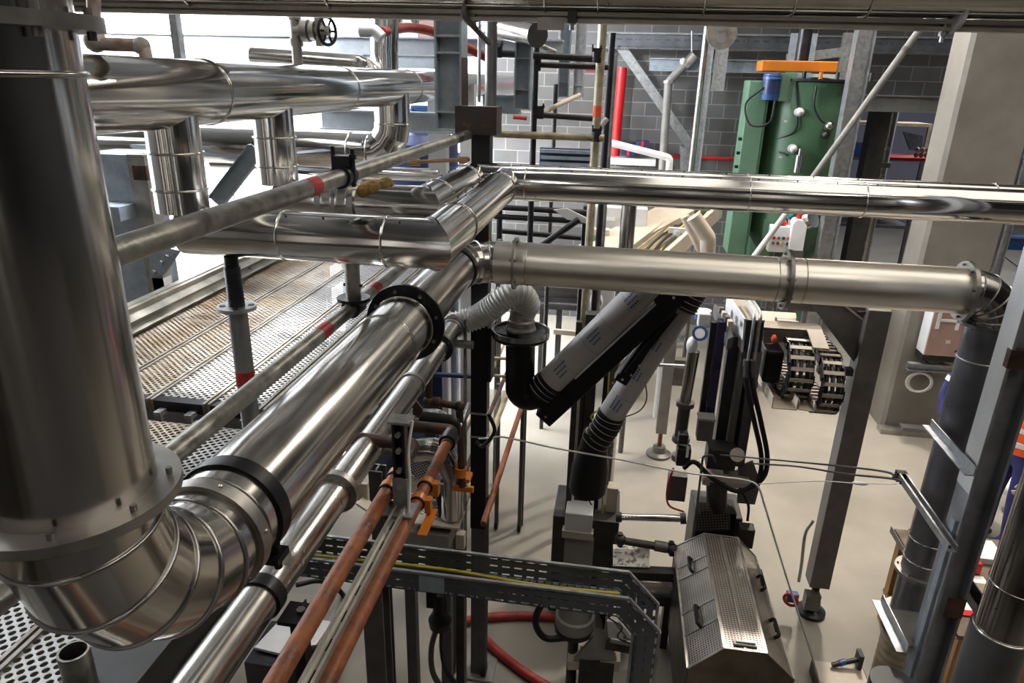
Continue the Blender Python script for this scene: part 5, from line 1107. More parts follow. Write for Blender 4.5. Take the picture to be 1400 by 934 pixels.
WY = 11.93
def wpipe(name, pts, r, m_, label, cat, y=WY, bend=.1, n=16): return solo(name, MB().tube(fillet([at(*p, y=y) for p in pts], bend, 5), r, n), m_, label, cat)
wpipe('red_pipe', [(851, 92), (840, 216)], .075, RED, 'thick bright red fire pipe standing against the block wall', 'pipe', 11.8)
solo('red_line', MB().cyl(at(905, 213, y=11.97), at(1020, 218, y=11.97), .028, 12), RED, 'thin red pipe running along the block wall to the green tank', 'pipe')
solo('red_line', MB().cyl(at(775, 92, y=11.97), at(818, 94, y=11.97), .03, 12), RED, 'short red pipe high on the block wall behind the scaffold', 'pipe')
t = thing('wall_vent_pipe', 'grey bent vent pipe with tilted head standing before the block wall', 'pipe', at(905, 225, y=11.4))
part('upright', MB().tube(fillet([at(905, 235, y=11.4), at(914, 112, y=11.4), at(948, 76, y=11.4)], .12, 4), .06, 20, split=True), MGREY, t); part('head', MB().cyl(at(936, 90, y=11.4), at(950, 76, y=11.4), .08, 18), GREYFL, t); part('cap', MB().ball(at(934, 84, y=11.35), .05, 12, 8), LGREY, t); part('collar', MB().collar(at(914, 112, y=11.4), Z, .05, .08, .04, 18), GREYFL, t)
part('hanger_rod', MB().cyl(at(946, 74, y=11.4), at(946, 42, y=11.4), .012, 8), GALV, t)
t = thing('white_pipe', 'white painted pipe bending down in front of the block wall base', 'pipe', at(830, 230, y=9.5))
part('pipe', MB().tube(fillet([at(834, 195, y=9.5), at(905, 213, y=9.5), at(916, 216, y=9.5), at(914, 240, y=9.5)], .06), .045, 14), WHITE, t)
part('stand', MB().cyl(V((at(912, 240, y=9.5).x, 9.5, 0)), at(914, 238, y=9.5), .04, 12), WHITE, t)
t = thing('wall_brace', 'galvanised diagonal angle brace crossing the block wall', 'brace', at(943, 210, y=11.6))
part('angle', MB().ang(at(842, 66, y=11.7), at(945, 212, y=11.7), .14, .02, .015, up=Y), GALV, t); part('gusset', MB().poly([at(930, 200, y=11.65), at(948, 204, y=11.65), at(944, 240, y=11.65), at(930, 240, y=11.65)], (0, .02, 0)), GALV, t)
for i, (a, b, y, w_, nm_) in enumerate((((972, 60), (946, 260), 11.2, .16, 'galvanised column left of the green tank with a shiny tube in front'), ((1183, 60), (1121, 380), 9.3, .2, 'galvanised column right of the green tank'))):
    x = at(*b, y=y).x
    t = thing('galvanised_column', nm_, 'column', (x, y, 0)); part('section', MB().ib((x, y, 0), (x, y, 7.9), w_, w_*.9, .014, up=X), GALV, t); part('foot_plate', MB().bb(x-.15, x+.15, y-.15, y+.15, 0, .02), GALV, t)
    if i == 0: part('splice_plate', MB().bb(x+.1, x+.28, y-.11, y-.09, 3.9, 5.3), GALV, t)
x = at(954, 150, y=10.8).x; solo('bright_tube', MB().cyl((x, 10.8, 0), (x, 10.8, 7.8), .045, 16), STEEL, 'bright thin upright tube in front of the left galvanised column', 'tube')
t = thing('cable_ladder', 'perforated galvanised cable tray high on the block wall', 'cable tray', at(950, 60, y=11.6))
zz = at(950, 58, y=11.6).z
part('side', MB().panel((-.5, 11.6, zz-.1), (6.5, 11.6, zz-.1), (6.5, 11.6, zz+.1), (-.5, 11.6, zz+.1), .004, .35), TRAY, t); part('rim', MB().bb(-.5, 6.5, 11.56, 11.6, zz+.1, zz+.115), GALV, t); part('floor', MB().bb(-.5, 6.5, 11.6, 11.95, zz-.1, zz-.09), GALV, t)
solo('wall_beam', MB().ib((.3, 11.5, zz-.32), (2.2, 11.5, zz-.32), .18, .14, .014), GALVB, 'blue grey beam under the cable tray left of the green tank', 'beam')
solo('upper_beam', MB().ib((-.6, 11.3, zz+.75), (8, 11.3, zz+.75), .26, .18, .016), GALV, 'grey beam along the top of the block wall above the cable tray', 'beam')
solo('wall_tube', MB().cyl((.6, 11.7, at(1000, 88, y=11.7).z), (3.4, 11.7, at(1000, 88, y=11.7).z), .04, 12), CREAM, 'dull beige pipe running along the block wall behind the drive cover', 'pipe')
t = thing('tank_frame', 'galvanised frame with round fixings standing behind the drive cover', 'frame', at(1150, 90, y=10.9))
x = at(1152, 90, y=10.9).x; part('upright', MB().beam((x, 10.9, 0), (x, 10.9, at(1155, 45, y=10.9).z), .11, .11), GALV, t); part('arm', MB().beam((x-.75, 10.9, zz-.22), (x, 10.9, zz-.12), .08, .12), GALV, t); part('plate', MB().bb(x-.75, x-.4, 10.85, 10.87, zz-.7, zz+.1), GALVB, t); part('arm', MB().beam((x-.4, 10.9, kt+.05), (x, 10.9, kt+.05), .06, .08), LGREY, t)
t = thing('dark_case_stack', 'dark cases with red straps on a ledge by the red fire pipe', 'case', at(865, 205, y=11.5))
for (a, b) in (((850, 195), (868, 213)), ((870, 193), (886, 211))):
    p, q = at(*a, y=11.5), at(*b, y=11.5); f = part('case', MB().bb(p.x, q.x, 11.5, 11.8, q.z, p.z), NAVY, t, bev=.01); part('strap', MB().bb((p.x+q.x)/2-.02, (p.x+q.x)/2+.02, 11.49, 11.5, q.z, p.z), RED, f)
q = at(866, 215, y=11.5); part('shelf', MB().bb(q.x-.4, q.x+.35, 11.45, 11.98, q.z-.12, q.z-.02), LGREY, t)
t = thing('hung_disc', 'round dull pipe clamp disc hanging beside the galvanised column', 'disc', at(987, 48, y=8))
q = at(987, 46, y=8.0); part('disc', MB().cyl(q-Y*.02, q+Y*.02, .15, 28), GREYFL, t)
for d_ in ((-.03, .06), (.0, -.05)): part('boss', MB().cyl(q+V((d_[0], -.03, d_[1])), q+V((d_[0], -.02, d_[1])), .045, 16), MGREY, t)
part('hanger', MB().beam(q+Z*.14, V((q.x, 8, 7.3)), .04, .04), GALV, t)
# far hall behind the opening
t = thing('back_tube', 'long pale tube slanting down from the roof across the green tank', 'tube', at(1040, 340, y=8))
part('tube', MB().cyl(at(1275, 16, y=8.1), at(1112, 242, y=8.1), .034, 14), MGREY, t); part('tube_end', MB().cyl(at(1112, 242, y=8.1), at(1030, 352, y=8.1), .032, 14), LGREY, t); part('joint', MB().cyl(at(1240, 65, y=8.1), at(1236, 71, y=8.1), .040, 14), LEG, t)
x = at(1215, 180, y=13).x; 
t = thing('round_riser', 'dull round pipe rising behind the wall opening with an elbow to the right', 'pipe', (x, 13, 0)); part('pipe', MB().tube(fillet([(x, 13, 0), (x, 13, at(1236, 95, y=13).z), (x+3, 13, at(1236, 95, y=13).z)], .2), .10, 20, split=True), BRUSH, t); part('foot', MB().collar((x, 13, at(1208, 225, y=13).z), Z, .1, .15, .08, 20), LEG, t)
x = at(1193, 200, y=12.8).x; solo('dark_column', MB().bb(x-.2, x+.05, 12.4, 12.7, 0, 3.9), DGREY, 'dark flat column inside the wall opening left of the round riser', 'column')
for i, (dx, z, m_, l) in enumerate(((0, 3.3, TIMBP, 'top'), (0, 2.6, LEG, 'second'), (0, 1.9, LEG, 'third'), (0, 1.2, LEG, 'bottom'))):
    p = at(1172, 150, y=16); t = solo('storage_shelf', MB().bb(p.x-.1, p.x+1.5, 16, 16.8, z-.03, z+.03).bb(p.x-.1, p.x-.04, 16, 16.06, z-(1.2 if i == 3 else .66), z-.03).bb(p.x+1.44, p.x+1.5, 16, 16.06, z-(1.2 if i == 3 else .66), z-.03), m_, '%s storage shelf seen through the wall opening beside the tank' % l, 'shelf')
p = at(1193, 165, y=16.2); solo('blue_bin', MB().ext([(-.18, 0), (.18, 0), (.22, .25), (-.22, .25)], (p.x-.1, 16.1, 2.64), (p.x-.1, 16.5, 2.64)), BLUE, 'blue storage bin on a shelf through the wall opening', 'bin')
p = at(1262, 185, y=15); solo('open_hatch', MB().poly([at(1235, 180, y=15), at(1262, 186, y=15.2), at(1260, 208, y=15.2), at(1244, 205, y=15)], (0, .05, 0)), BLACKS, 'dark open hatch lid of a machine in the far hall', 'hatch')
t = thing('far_bench', 'dim red and grey bench with orange parts in the far hall beside the concrete column', 'bench', V((at(1245, 228, y=14.5).x, 14.5, 0)))
p = at(1245, 215, y=14.5); part('top', MB().bb(p.x-.7, p.x+.8, 14.3, 15.1, p.z-.05, p.z), REDB, t); part('legs', MB().bb(p.x-.6, p.x-.5, 14.4, 14.5, 0, p.z-.05).bb(p.x+.6, p.x+.7, 14.4, 14.5, 0, p.z-.05), LEG, t)
for k in range(8): part('orange_part', MB().ball((p.x+.05+.09*(k % 5), 14.4, p.z+.05+.12*(k//5)), .045, 8, 6), ORANGE, t) if k == 0 else part('orange_part', MB().ball((p.x+.05+.09*(k % 5), 14.4, p.z+.05+.1*(k//5)), .045, 8, 6), COPPER, t)
p = at(1390, 205, y=13)
t = thing('blue_rack', 'blue storage rack with boxes at the far right edge behind the concrete column', 'rack', (p.x+.7, 13, 0))
for z in (1.5, 2.1, 2.9): part('shelf', MB().bb(p.x-.25, p.x+2, 13, 13.8, z-.06, z+.06), BLUE, t)
for x_ in (p.x-.25, p.x+1.9): part('upright', MB().bb(x_, x_+.08, 13, 13.08, 0, 3.3), BLUE, t)
for k in range(3): part('box', MB().bb(p.x-.1+.5*k, p.x+.3+.5*k, 13.05, 13.6, 2.16, 2.16+.3+.1*(k % 2)), (LGREY, BLACKS, COPPER)[k], t)
for i, pts in enumerate(([(1362, 318), (1400, 322)], [(1362, 326), (1405, 332)], [(1352, 335), (1385, 360), (1410, 378)])):
    solo('floor_lead', MB().tube(smoothpath([at(*q, z=.012) for q in pts], 6), .012, 8), BLACKS, ('thin black lead on the floor behind the column, furthest back', 'thin black lead on the floor behind the column, middle one', 'black lead curving over the floor right of the concrete column')[i], 'cable')

# ============================================================ scaffold frame in the middle distance
def upr(px, py, y, r_, m_, label, z1=6.0, z0=0):
    x = at(px, py, y=y).x; return solo('scaffold_upright', MB().cyl((x, y, z0), (x, y, z1), r_, 14), m_, label, 'scaffold tube')
upr(731, 130, 5.6, .024, BLACKS, 'black scaffold upright left of the ribbed blue panel', atz(737, 42, y=5.6))
u = upr(818, 130, 5.6, .033, mat('yellowish_tube', (.50, .45, .32), .5, .5, var=.3, scale=9), 'thick yellowish scaffold upright with an orange label')
x = u.location.x; zl = atz(817, 152, y=5.6); part('orange_label', MB().cyl((x, 5.6, zl-.04), (x, 5.6, zl+.04), .0335, 16), ORED, u)
upr(831, 140, 5.9, .026, BLACKS, 'black scaffold upright just right of the yellowish one', atz(838, 45, y=5.9)); upr(836, 150, 6.2, .022, GALV, 'galvanised upright between black scaffold tube and red fire pipe', atz(842, 75, y=6.2))
upr(671, 100, 4.35, .036, mat('dull_tube', (.26, .27, .28), .8, .35, var=.25), 'stout dull tube standing above the black post head box', 6.0, 3.75); upr(655, 110, 4.4, .010, GALV, 'very thin rod hanging between H hanger and dull tube', 6.0, 3.86); upr(758, 160, 7.6, .024, DARK, 'dark scaffold upright further back behind the ribbed blue panel', atz(761, 115, y=7.6))
def hor(a, b, y, r_, m_, label, y2=None): return solo('scaffold_ledger', MB().cyl(at(*a, y=y), at(*b, y=y2 or y), r_, 14), m_, label, 'scaffold tube')
hor((680, 73), (822, 81), 5.55, .026, BLACKS, 'worn black scaffold ledger, top level, with red mark'); hor((725, 88), (832, 92), 5.65, .022, DARK, 'dark scaffold ledger just under the worn black top ledger')
hor((675, 183), (826, 189), 5.5, .027, mat('yellow_tube', (.42, .36, .24), .4, .55, var=.35, scale=12), 'yellowish scaffold ledger reaching from the post head to the thick upright'); hor((733, 157), (822, 163), 5.66, .022, DARK, 'dark scaffold ledger at mid height with an orange band')
hor((741, 154), (792, 130), 5.9, .020, CREAM, 'pale diagonal scaffold tube above the ribbed blue panel', 7.0); hor((702, 160), (720, 162), 6.5, .018, REDB, 'short red and white tube end left of the black upright'); hor((722, 55), (760, 72), 5.8, .022, SCAFF, 'slanting scaffold tube at the top between the hangers'); hor((818, 178), (830, 162), 5.7, .02, LGREY, 'short pale stub tube crossing the thick yellowish upright')
for i, (px, py, y) in enumerate(((815, 78, 5.55), (815, 187, 5.5), (733, 90, 5.62), (737, 156, 5.62), (680, 72, 5.5))): coupler(at(px, py, y=y), 'dark scaffold coupler at the %s' % ('top ledger on the thick upright', 'yellowish ledger on the thick upright', 'top ledger on the black upright', 'mid ledger on the black upright', 'left end of the top ledger')[i], ax=Z, s=1.4)
p, q = at(738, 202, y=6.4), at(808, 226, y=6.4)
t = thing('ribbed_panel', 'ribbed blue steel panel behind the upper twin pipe', 'panel', ((p.x+q.x)/2, 6.4, q.z))
part('sheet', MB().bb(p.x, q.x, 6.42, 6.45, q.z-.3, p.z), NAVY, t)
for k in range(4): part('rib', MB().bb(p.x+.01, q.x, 6.38, 6.42, p.z-.04-k*.055, p.z-.01-k*.055), GALVB, t)
# ============================================================ pipe and channel crossing the top of the picture
OY = 2.6
def topz(px, py): return at(px, py, y=OY)
A, B = topz(190, 6), topz(1390, 27); rp = .105
d = (B-A).normalized(); A2, B2 = A-d*.55+Z*rp*1.0, B+d*1.2+Z*rp*1.0
t = thing('crossing_pipe', 'large clad pipe crossing the whole top edge of the picture', 'pipe', (A2+B2)/2)
part('pipe', MB().cyl(A2, B2, rp, 48), BRUSH, t)
for px in (265, 455, 640, 747, 818, 960, 1080, 1180): part('joint_band', MB().torus(topz(px, 8+(px-190)*.0175)+Z*rp, d, rp+.001, .004, 40), STEEL, t)
part('long_seam', MB().beam(A2-Z*rp*.9-Y*rp*.42, B2-Z*rp*.9-Y*rp*.42, .02, .004, Z), STEEL, t)
A, B = topz(150, 17), topz(1395, 47)
t = thing('support_channel', 'long pale lipped steel channel running just under the crossing pipe at the top', 'channel', (A+B)/2)
part('channel', MB().ext([(-.02, 0), (.02, 0), (.02, .012), (.016, .012), (.016, .004), (-.016, .004), (-.016, .028), (.016, .028), (.016, .020), (.02, .020), (.02, .034), (-.02, .034)], A-d*.3, B+d*1.2, Z), mat('pale_channel', (.40, .37, .32), .75, .38, var=.2, scale=9), t)
for px, py in ((648, 25), (782, 28), (1290, 44)): c = topz(px, py); part('hanger_bolt', MB().cyl(c-Z*.03, c+Z*.09, .008, 8).cyl(c-Z*.012, c-Z*.0, .015, 6), GALV, t)
part('joint_plate', MB().box(topz(754, 33)-Y*.025, (.09, .004, .04)), GREYFL, t); 
c = topz(1298, 34); g = part('half_clamp', MB().collar(c+Y*.0+Z*.035, V((1, .35, 0)), .02, .062, .012, 30), LGREY, t, 'pale round clamp disc')
t = thing('pipe_strap', 'dark curved strap holding the crossing pipe above the H hanger', 'strap', topz(645, 25))
part('strap', MB().tube(smoothpath([topz(640, 10)-Y*.06, topz(640, 25)-Y*.06, topz(650, 38)-Y*.02, topz(660, 50), topz(672, 62)], 6), .010, 10), LEG, t)
x = topz(784, 10).x; part('drop_rod', MB().box((x, OY-.03, topz(784, 15).z+.06), (.03, .02, .2)), DARK, t)
solo('slant_pipe', MB().cyl(at(655, 30, y=5), at(735, 48, y=4.4), .07, 20), STEEL, 'shiny slanting pipe just below the crossing pipe right of the dull tube', 'pipe')
# ============================================================ left, beyond the overhead pipe
def ppipe(name, pts, y, r, m_, label, bend=.06, split=True, cat='pipe'): 
    ys = y if isinstance(y, (list, tuple)) else [y]*len(pts)
    return solo(name, MB().tube(fillet([at(*p, y=yy) for p, yy in zip(pts, ys)], bend, 4), r, 24, split=split), m_, label, cat)
VY = 3.1
t = thing('valve_pipe', 'dull upright pipe with side valve and black handwheel above the overhead pipe', 'valve', at(408, 85, y=VY))
vx = at(405, 60, y=VY).x
part('pipe', MB().cyl((vx, VY, at(408, 92, y=VY).z), (vx, VY, 4.5), .022, 18), GREYFL, t)
for py in (22, 58): z = at(404, py, y=VY).z; part('collar', MB().collar((vx, VY, z), Z, .02, .029, .03, 18), GREYFL, t)
p = at(423, 42, y=VY); zc = p.z
part('tee', MB().cyl((vx, VY, zc), (p.x, VY, zc), .026, 14), GREYFL, t); part('valve_body', MB().cyl((p.x-.03, VY, zc), (p.x+.0, VY, zc), .045, 18).cyl((p.x+.008, VY, zc), (p.x+.03, VY, zc), .04, 18).cyl((p.x+.03, VY, zc), (p.x+.09, VY, zc), .022, 12).box((p.x+.045, VY, zc+.04), (.03, .03, .07)).box((p.x+.045, VY, zc-.04), (.025, .03, .04)), GREYFL, t)
hx = at(447, 41, y=VY).x
w_ = part('handwheel', MB().torus((hx, VY, zc), V((1, -.35, 0)), .055, .007, 28), BLACK, t, 'black handwheel'); sp = MB().cyl((hx-.05, VY+.015, zc), (hx+.012, VY, zc), .010, 10)
u_, v_ = frame(V((1, -.35, 0)))
for k in range(6): a = k*math.pi/3; sp.cyl((hx, VY, zc), V((hx, VY, zc))+(u_*math.cos(a)+v_*math.sin(a))*.054, .005, 6)
part('spokes', sp, BLACK, w_)
t = thing('lagged_elbow_pipe', 'stained lagged pipe with elbow and hanging nozzle by the riser top', 'pipe', at(150, 60, y=1.75))
part('pipe', MB().tube(fillet([at(128, -8, y=1.75), at(129, 60, y=1.75), at(190, 62, y=1.75), at(197, 66, y=1.75), at(200, 80, y=1.75)], .02), .016, 16), mat('stained_lagging', (.50, .45, .40), .3, .5, var=.4, scale=25, col2=(.22, .12, .06)), t); sfm = mat('stained_fitting', (.52, .46, .40), .3, .5, var=.4, scale=25); part('elbow', MB().ball(at(130, 56, y=1.75), .028, 14, 10), sfm, t); part('elbow', MB().ball(at(193, 63, y=1.75), .022, 12, 8), sfm, t)
x = at(241, 40, y=3.2).x
solo('square_tube', MB().bb(x-.018, x+.018, 3.18, 3.22, 3.9, 6), GALV, 'galvanised square tube hanging behind the overhead pipe on the left', 'tube')
def xbeam(name, a, b, y, w2, m_, label, h_=None):
    A, B = at(*a, y=y), at(*b, y=y); z = (A.z+B.z)/2; return solo(name, MB().ib((A.x, y, z), (B.x, y, z), h_ or .17, w2, .012), m_, label, 'beam')
A = at(600, 60, y=6); hB = abs(at(590, 47, y=6).z-at(590, 72, y=6).z)
xbeam('steel_beam', (20, 55), (770, 66), 6.0, .12, GALVP, 'pale galvanised beam running left to right behind the overhead pipe', hB)
A = at(560, 168, y=5.2); hB = abs(at(570, 152, y=5.2).z-at(570, 180, y=5.2).z)
xbeam('steel_beam', (440, 165), (632, 167), 5.2, .12, GALVP, 'pale galvanised beam end left of the black post head box', hB)
xbeam('steel_beam', (660, 142), (712, 143), 5.0, .10, GALVB, 'short blue grey beam between dull tube and widest hanger', .12)
xbeam('steel_beam', (440, 82), (608, 84), 6.6, .12, GALVP, 'blue grey beam lower and behind the pale galvanised beam', .12)
ppipe('beige_line', [(345, 77), (490, 87), (506, 95), (510, 120)], 4.6, .055, BRUSH, 'dull pipe with elbow running behind the overhead pipe below the pale beam')
ppipe('clad_stack', [(527, 130), (525, 70), (527, 0)], 4.9, .095, CLAD, 'upright shiny clad pipe behind the overhead pipe with a red hose beside it')
ppipe('elbow_cap', [(492, 42), (512, 42), (522, 52)], 4.6, .038, WHITE, 'short white pipe elbow above the pale beam near the red hose', .03)
solo('red_hose', MB().tube(smoothpath([at(522, 44, y=4.75), at(560, 38, y=5.2), at(600, 46, y=5.4), at(640, 66, y=5.5), at(672, 82, y=5.6)], 8), .032, 14), REDH, 'red hose passing behind the H hanger at the top', 'hose')
p, q = at(527, 18, y=7), at(572, 42, y=7)
t = thing('panel_box', 'grey panel box with two round bolts above the red hose', 'box', ((p.x+q.x)/2, 7, q.z)); part('body', MB().bb(p.x, q.x, 7, 7.3, q.z-.2, p.z+.2), LGREY, t, bev=.01); part('side', MB().bb(q.x+.005, q.x+.18, 7.0, 7.3, q.z-.2, p.z+.2), COPPER, t)
for dx in (.12, .28): part('bolt', MB().cyl((p.x+dx, 6.97, p.z-.06), (p.x+dx, 7.0, p.z-.06), .025, 10), DARK, t)
ppipe('white_main', [(110, 40), (360, 46), (610, 60)], 8.5, .20, WHITE, 'broad white lagged pipe far behind the overhead pipe, lit by the windows', .3)
ppipe('white_main', [(110, 190), (330, 192), (560, 196)], 8.0, .30, WHITE, 'broad white lagged pipe far behind the two clad drops', .3)
ppipe('steel_line', [(130, 207), (360, 212)], 4.4, .055, CLAD, 'clad pipe running behind the two drops just above the upper scaffold tube')
ppipe('steel_line', [(290, 222), (360, 225), (470, 235), (600, 240)], 5.0, .045, CLAD, 'slim clad pipe behind the second drop running right toward the dark vessels')
solo('level_pipe', MB().cyl(at(480, 237, y=5.6), at(600, 239, y=5.6), .05, 20), STEEL, 'steel pipe in front of the dark blue vessels', 'pipe')
for i, (px, w2, l) in enumerate(((520, .42, 'left'), (572, .38, 'right'))):
    p = at(px, 240, y=6.6); t = thing('dark_vessel', 'dark blue vessel behind the rear clad pipe, %s one of two' % l, 'vessel', (p.x, 6.6, 0)); part('shell', MB().lathe((p.x, 6.6, 0), Z, [(0, w2), (3.42, w2), (3.5, w2*.8), (3.52, 0)], 36), NAVY, t); part('band', MB().collar((p.x, 6.6, 3.2), Z, w2, w2+.02, .06, 36), BLUE, t)
p = at(572, 188, y=6.3); solo('blue_box', MB().box((p.x, 6.6, 3.64), (.26, .2, .22)).cyl((p.x-.18, 6.5, 3.65), (p.x-.1, 6.5, 3.65), .07, 12), BLUE, 'blue motor box above the dark vessels behind the clad elbow', 'motor', bev=.01)
t = thing('copper_line', 'thin copper coloured pipe with brass unions left of the black post', 'pipe', at(600, 222, y=5.2)); part('tube', MB().cyl(at(556, 222, y=5.2), at(642, 218, y=5.2), .014, 10), BRASS, t)
for px, py in ((568, 222), (634, 219)): part('union', MB().cyl(at(px-6, py, y=5.2), at(px+6, py, y=5.2), .026, 8), BRASS, t)
for i, (px, y, m_, w2) in enumerate(((600, 5.4, WHITE, .14), (640, 6.0, LGREY, .12))):
    x = at(px, 220, y=y).x; solo('white_post', MB().bb(x-w2/2, x+w2/2, y-.05, y+.05, 0, 3.95), m_, ('white square post left of the black post behind the upper scaffold tube', 'pale slim post just behind the black post')[i], 'post')
t = thing('steel_cabinet', 'blue grey sheet steel column with shelf bracket left of the first drop', 'cabinet', at(165, 400, y=3.8))
cy = 3.7; p0, p1 = at(148, 300, y=cy), at(188, 300, y=cy)
part('sheet', MB().bb(p0.x-.1, p1.x, cy, cy+.3, 2.56, at(170, 212, y=cy).z), GALVB, t); q = at(160, 290, y=cy-.1); part('ledge', MB().box((q.x-.05, cy-.08, q.z), (.22, .16, .08)), GALVB, t)
cy2 = cy-.02; p0, p1 = at(186, 300, y=cy2), at(210, 300, y=cy2)
t = thing('pale_upright', 'pale square upright beside the blue grey steel column with rusty clip', 'upright', (p0.x, cy2, 0)); part('shaft', MB().bb(p0.x+.005, p1.x, cy2, cy2+.1, 2.56, at(190, 212, y=cy2).z), GREYFL, t); q = at(194, 236, y=cy2); part('rusty_clip', MB().box((q.x, cy2-.01, q.z), (.085, .02, .08)), RUSTD, t)
q = at(222, 362, y=cy2-.05)
t = thing('bolted_gusset', 'blue grey gusset plate with bolts behind the upper scaffold tube', 'gusset', q)
part('plate', MB().poly([at(204, 352, y=cy2-.03), at(232, 340, y=cy2-.03), at(246, 343, y=cy2-.03), at(224, 375, y=cy2-.03), at(205, 381, y=cy2-.03)], (0, .02, 0)), GALVB, t)
for a in ((228, 351), (220, 359), (210, 372)): c = at(*a, y=cy2-.04); part('bolt', MB().cyl(c-Y*.012, c+Y*.01, .014, 8), GALV, t)
solo('gusset_post', MB().bb(at(211, 400, y=cy2).x, at(226, 400, y=cy2).x, cy2+.0, cy2+.08, 2.56, at(212, 380, y=cy2).z), LGREY, 'pale post standing under the bolted gusset', 'post')
t = thing('wind_brace', 'galvanised channel brace slanting between the two clad drops', 'brace', at(300, 270, y=3.6)); part('channel', MB().chan(at(296, 278, y=3.6), at(352, 205, y=3.6), .09, .04, .005, up=-Y), GALVB, t)
t = thing('white_cladding_wall', 'white partition wall panels behind the scaffold boards on the left', 'wall panel', at(280, 400, y=6.5))
x0 = -6.2
for k in range(5): part('panel', MB().bb(x0+k*.95, x0+k*.95+.93, 7.4, 7.46, 0, 3.2), WHITE if k % 2 else LGREY, t)
part('top_rail', MB().bb(x0, x0+4.75, 7.38, 7.48, 3.2, 3.26), GALV, t)
# ============================================================ machinery beyond the ducts
t = thing('black_gantry', 'black tubular gantry frame seen between the upper and lower ducts', 'frame', V((at(740, 300, y=6.2).x, 6.2, 0)))
for a, b, y in (((676, 283), (806, 291), 6.2), ((676, 296), (802, 303), 6.2), ((685, 316), (800, 326), 6.5), ((700, 340), (800, 345), 6.5)): part('tube', MB().cyl(at(*a, y=y), at(*b, y=y), .026, 12), BLACKS, t)
part('stay', MB().cyl(at(722, 348, y=6.1), at(792, 300, y=6.1), .028, 12), BLACKS, t)
for px in (683, 800): x = at(px, 300, y=6.25).x; part('upright', MB().cyl((x, 6.25, 0), (x, 6.25, at(px, 282, y=6.25).z), .026, 12), BLACKS, t)
part('pale_plate', MB().poly([at(757, 287, y=6.1), at(775, 285, y=6.1), at(806, 300, y=6.1), at(803, 306, y=6.1), at(775, 300, y=6.1)], (0, .02, 0)), WHITE, t)
t = thing('grey_enclosure', 'light grey machine enclosure with sloping beige top behind the lower duct', 'machine', V((at(845, 320, y=8.6).x, 8.6, 0)))
p, q = at(806, 282, y=8.6), at(880, 350, y=8.6)
part('cabinet', MB().bb(p.x, q.x, 8.6, 9.4, .4, p.z), LGREY, t, bev=.01); part('plate', MB().bb(p.x+.2, p.x+.32, 8.585, 8.6, p.z-.16, p.z-.12), WHITE, t)
A, B = at(800, 355, y=7.6), at(925, 290, y=9.4)
part('sloping_cover', MB().beam(A, B, .50, .12), CREAM, t); part('control_box', MB().box(at(822, 330, y=8.3), (.18, .15, .3)), CREAM, t); part('green_knob', MB().cyl(at(812, 325, y=8.1), at(812, 325, y=8.05), .03, 12), GREENL, t)
for dx in (-.4, .4): part('leg', MB().bb((p.x+q.x)/2+dx-.04, (p.x+q.x)/2+dx+.04, 8.7, 8.8, 0, .4), LEG, t)
A, B = at(870, 372, y=7.2), at(958, 296, y=9.6)
t = thing('conveyor_tray', 'sloping cable tray full of yellow and black cables behind the lower duct', 'cable tray', A)
part('tray', MB().chan(A, B, .34, .10, .008), CREAM, t)
side = (B-A).cross(Z).normalized()
for k in range(8): o_ = side*(-.13+.037*k); part('cable', MB().tube(smoothpath([A+o_+Z*.05, A.lerp(B, .35)+o_*.7+Z*(.09+.03*(k % 3)), A.lerp(B, .7)+o_*1.1+Z*.06, B+o_+Z*.07], 6), .014, 8), (YELLOW, BLACKS, DARK, YELLOW, BRASS, BLACKS, YELLOW, DARK)[k], t)
part('leg', MB().cyl(V((A.x, A.y, 0)), A, .03, 10), LEG, t); part('leg', MB().cyl(V((B.x, B.y, 0)), B, .03, 10), LEG, t)
part('beige_rail', MB().beam(A+side*.25+Z*.12, B+side*.25+Z*.12, .05, .2), CREAM, t); part('beige_rail', MB().beam(A-side*.25+Z*.05, B-side*.25+Z*.05, .06, .16), CREAM, t)
p = at(925, 315, y=8.2); solo('grey_cylinder', MB().cyl((p.x, 8.2, 0), (p.x, 8.2, p.z), .05, 14).box((p.x+.02, 8.2, p.z), (.22, .06, .06)), LGREY, 'small grey air cylinder standing beside the sloping cable tray', 'cylinder')
x = at(857, 320, y=5.4).x
solo('upright_pipe', MB().cyl((x, 5.4, 0), (x, 5.4, at(860, 280, y=5.4).z), .058, 20), BRUSH, 'dull upright pipe between the two ducts left of the sloping cable tray', 'pipe')
ppipe('beige_bend_pipe', [(948, 296), (968, 325), (967, 360)], 7.0, .075, CREAM, 'beige bent pipe in front of the block wall right of the sloping cable tray', .08)
ppipe('beige_bend_pipe', [(936, 296), (962, 350)], 7.3, .045, CREAM, 'thinner beige pipe slanting beside the bent beige pipe', .08)
t = thing('work_frame', 'dark profile table frame under the lower duct by the clear hose', 'table frame', V((at(760, 420, y=8.4).x, 8.4, 0)))
for a, b in (((722, 392), (802, 397)), ((726, 408), (800, 412)), ((735, 418), (803, 422))): part('beam', MB().beam(at(*a, y=8.4), at(*b, y=8.4), .06, .06), DGREY, t)
part('panel', MB().poly([at(727, 396, y=8.42), at(800, 400, y=8.42), at(800, 410, y=8.42), at(727, 406, y=8.42)], (0, .03, 0)), MGREY, t)
for px in (742, 765, 797): p = at(px, 420, y=8.4); part('leg', MB().bb(p.x-.035, p.x+.035, 8.4, 8.47, 0, p.z), DGREY, t)
for px in (728, 742, 757, 771): part('stud', MB().cyl(at(px, 385, y=8.4), at(px, 396, y=8.4), .018, 8), LEG, t)
part('foot_rail', MB().beam(at(757, 453, y=8.3), at(790, 456, y=8.3), .05, .06), CREAM, t)
t = thing('air_regulator', 'white round air regulator with blue rim under the lower duct', 'regulator', at(815, 415, y=6.4))
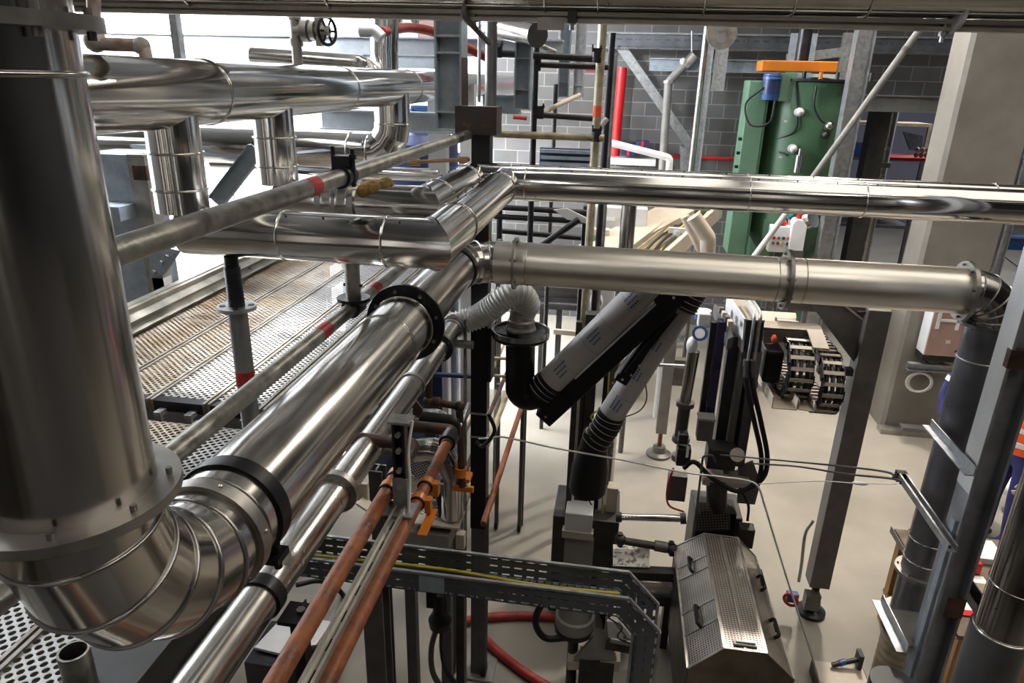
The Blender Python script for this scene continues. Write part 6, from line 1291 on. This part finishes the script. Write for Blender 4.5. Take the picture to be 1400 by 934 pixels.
g = at(815, 413, y=6.4); part('body', MB().ball(g+Y*.03, .07, 16, 10, (.9, .6, 1.3)), WHITE, t); part('blue_rim', MB().collar(g-Y*.03, V((.3, -1, .4)), .035, .052, .02, 22), BLUE, t); part('face', MB().cyl(g-Y*.02, g-Y*.035, .035, 18), PAPER, t); part('cap', MB().cyl(at(816, 396, y=6.4), at(816, 390, y=6.4), .055, 18), BLUE, t)
part('stem', MB().cyl(V((g.x, 6.43, 0)), V((g.x, 6.43, g.z-.05)), .02, 10), GALV, t)
# ============================================================ lines strung across
c1 = [(655, 600, 3.72), (672, 599, 3.65), (690, 598, 3.6), (760, 613, 3.58), (845, 628, 3.55), (930, 645, 3.5), (985, 652, 3.5), (1020, 657, 3.5), (1036, 665, 3.5)]
solo('rope_line', MB().tube(smoothpath([at(a, b, y=c) for a, b, c in c1]+[at(1045, 690, y=3.5), at(1060, 740, y=3.5), at(1085, 820, y=3.48), at(1108, 890, y=3.46), at(1122, 940, y=3.45)], 6), .0055, 8), CABLEW, 'white cable strung from the black post across the machines, then dropping to the bottom edge', 'cable')
solo('steel_wire', MB().tube(smoothpath([at(1037, 662, y=3.5), at(1120, 658, y=3.3), at(1172, 661, y=3.1), at(1226, 662, y=2.98)], 6), .0022, 6), CABLEW, 'thin wire from the white cable bend to the slotted strut', 'wire')
solo('white_tie', MB().ball(at(1176, 661, y=3.1), .012, 12, 8, (3.2, 1, .7)), WHITE, 'white tape wrap on the thin wire near the slotted strut', 'tape')
for i, pts in enumerate(([(985, 622, 4.4), (1060, 629, 4.0), (1155, 638, 3.4), (1214, 646, 3.05), (1222, 654, 3.0)], [(1030, 634, 4.2), (1090, 638, 3.8), (1155, 648, 3.4), (1222, 655, 3.02), (1232, 662, 2.98)])):
    solo('thin_rod', MB().tube(smoothpath([at(a, b, y=c) for a, b, c in pts], 6), .0055, 8), DGREY, ('upper thin rod from the press column to the slotted strut', 'lower thin rod from the press column to the slotted strut')[i], 'rod')
solo('post_cable', MB().tube(smoothpath([at(668, 566, y=3.66), at(676, 590, y=3.64), at(660, 610, y=3.68), at(652, 604, y=3.72)], 8), .012, 10), RUBBER, 'short black cable loop on the black post above the white cable knot', 'cable')
for i, py in enumerate((566, 598)):
    z = at(655, py, y=PY).z; solo('post_strap', MB().bb(px_-.053, px_+.053, PY-.003, PY+.103, z-.006, z+.006), GALV, ('thin metal strap around the black post, upper one', 'thin metal strap around the black post at the white cable')[i], 'strap')
